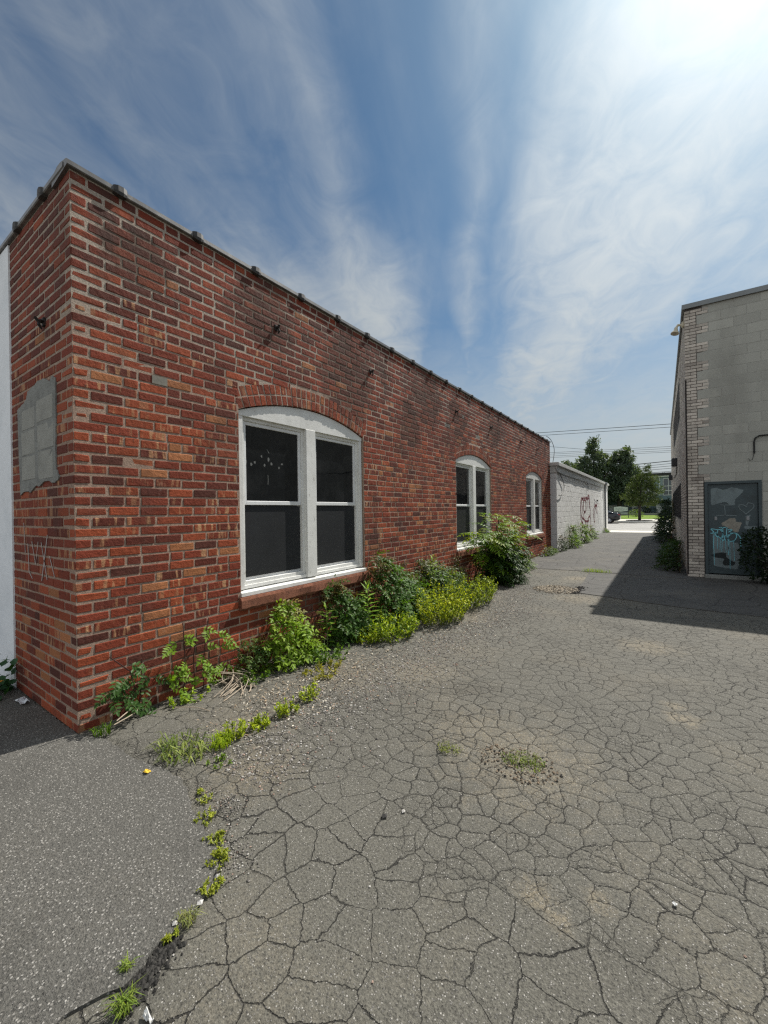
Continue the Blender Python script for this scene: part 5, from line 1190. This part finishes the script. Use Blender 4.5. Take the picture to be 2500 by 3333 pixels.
for _ in range(420):
    a = rnd.uniform(0, 6.283); q = rnd.random() ** .5; stones(rb_, (-1.66 + .40 * q * math.cos(a), 8.0 + .36 * q * math.sin(a), .012), rnd.uniform(.006, .026), jc((.36, .31, .24), .4, 1.4))
for _ in range(220): stones(rb_, (-1.30 + rnd.gauss(0, .04), rnd.uniform(7.75, 8.5), .008), rnd.uniform(.008, .028), (.028, .026, .024))
tag(rb_.build('rubble', M['stone'], fix=False), 'crumbled asphalt and pebbles in the holes and seams', 'rubble', kind='stuff')
ll_ = MB()
for _ in range(1500):
    y = rnd.choice([rnd.gauss(3.2, .45), rnd.gauss(2.3, .3), rnd.uniform(4, 7)]); x = rnd.gauss(-2.55 if y < 4 else -2.2, .24)
    if x < XW + .05: continue
    d = (rv(1) * Vector((1, 1, .25))).normalized(); f = rnd.uniform(.6, 1.3); leaf(ll_, Vector((x, y, .006 + rnd.random() * .01)), d, (Vector((0, 0, 1)) + rv(.5)).normalized(), rnd.uniform(.012, .035), rnd.uniform(.005, .014), tuple(v * f for v in rnd.choice([(.42, .36, .27), (.30, .22, .14), (.20, .15, .10), (.50, .46, .38)])))
tag(ll_.build('leaf_litter', M['stem'], fix=False), 'dry pale leaf litter and straw between the wall plants and the paving', 'leaf litter', kind='stuff')
for lab, p, s, col in [('dark stone lying alone on the cracked asphalt in the middle', (-1.14, 1.62, .008), .020, (.05, .048, .045)), ('pale pebble beside the lone dark stone', (-1.08, 1.70, .006), .014, (.45, .43, .40)), ('larger pale stone of the cluster in the seam bend', (-1.53, .965, .006), .016, (.34, .33, .33)), ('flat white chip below the seam cluster', (-1.475, .86, .015), .014, (.6, .58, .55)), ('white chip on the seam above the crumbled hole', (-1.475, .765, .015), .013, (.55, .53, .5))]:
    e = MB(); stones(e, p, s, col); tag(e.build('stone', M['stone'], fix=False), lab, 'stone')
for lab, P in [('two pale dead twigs sticking out left under the corner vine', [[(-3.26, 1.42, .05), (-3.16, 1.33, .10), (-3.08, 1.22, .10)], [(-3.26, 1.44, .06), (-3.14, 1.36, .08), (-3.07, 1.20, .085)]]), ('tangle of dry roots right of the sparse bright vine', [[(-3.2 + rnd.uniform(-.1, .1), 2.1 + rnd.uniform(-.1, .1), .02 + rnd.random() * .12), (-3.05 + rnd.uniform(-.1, .1), 2.15 + rnd.uniform(-.15, .15), .03 + rnd.random() * .05), (-2.95 + rnd.uniform(-.1, .1), 2.1 + rnd.uniform(-.2, .2), .008)] for _ in range(16)]), ('single dry twig lying on the asphalt below the sparse bright vine', [[(-3.08, 1.62, .03), (-2.96, 1.72, .02), (-2.85, 1.76, .006)]])]:
    e = MB()
    for L in P: e.tube(smoothline(L), .0035, 5, col=(.40, .33, .25))
    tag(e.build('dry_twig', M['stem']), lab, 'twig')
def scrap(name, lab, cat, c, r, col, z=.02, h=.03):
    e = MB(); n = 12; vs = []
    for i in range(5):
        for j in range(5): vs.append((c[0] + r[0] * (i / 2 - 1) * rnd.uniform(.8, 1.1), c[1] + r[1] * (j / 2 - 1) * rnd.uniform(.8, 1.1), z + rnd.random() * h))
    e.add(vs, [(i * 5 + j, i * 5 + j + 1, (i + 1) * 5 + j + 1, (i + 1) * 5 + j) for i in range(4) for j in range(4)]); e.build
    o = e.build(name, plain(name + '_skin', col, .6, .2, 20), fix=False); md = o.modifiers.new('thick', 'SOLIDIFY'); md.thickness = .002
    return tag(o, lab, cat)
scrap('paper_litter', 'crumpled white paper in the shadow at the foot of the end wall', 'litter', (-4.22, 1.0), (.07, .03), (.6, .62, .64))
scrap('fallen_leaf', 'yellow fallen leaf on the coarse asphalt near the crabgrass', 'leaf', (-2.47, 1.13), (.018, .014), (.75, .48, .03), .014, .012)
scrap('metal_scrap', 'bent shiny metal scrap at the bottom of the seam', 'scrap', (-1.27, .575), (.024, .006), (.7, .7, .68), .005, .02)
scrap('paper_litter', 'small white paper scrap on the asphalt far right of the pothole', 'litter', (.02, 1.86), (.008, .006), (.75, .75, .73), .004, .008)
t = thing('flowering_plant', 'orange flowering plant with round leaves in the shade of the white stucco', 'plant', (-4.72, .98, 0)); fo = MB(); fl2 = MB()
for _ in range(90):
    p = Vector((rnd.gauss(-4.66, .12), rnd.uniform(.84, 1.04), rnd.random() ** 1.3 * .30)); leaf(fo, p, (rv(1) + Vector((.3, -.5, .3))).normalized(), (Vector((0, -.3, 1)) + rv(.4)).normalized(), .075, .062, jc((.03, .09, .035), .7, 1.3))
for _ in range(46):
    p = Vector((rnd.gauss(-4.74, .14), rnd.uniform(.76, .94), .02 + rnd.random() * .16))
    for k in range(5): a = k * 1.257; leaf(fl2, p, Vector((math.cos(a), math.sin(a), .5)).normalized(), Vector((0, 0, 1)), .024, .018, (.75, .30, .02))
fo.build('foliage', M['leaf'], t, fix=False); fl2.build('flower', M['leaf'], t, fix=False)
# repeats share a group
for nm, g_ in (('climbing_vine', 'vines climbing the alley walls'), ('seam_weed', 'weeds in the seam of the coarse asphalt patch'), ('clover_clump', 'clumps of the weed strip'), ('grass_tuft', 'grass tufts in the paving'), ('yellow_weed', 'yellow green weeds in front of the wall plants'), ('tall_weed', 'tall spiky weeds'), ('low_weed', 'low weeds at the wall foot'), ('broadleaf_tree', 'dark trees beyond the street'), ('stone', 'single stones on the asphalt')):
    for o in list(scene.objects):
        if o.parent is None and o.name.split('.')[0] == nm and 'category' in o: o['group'] = g_
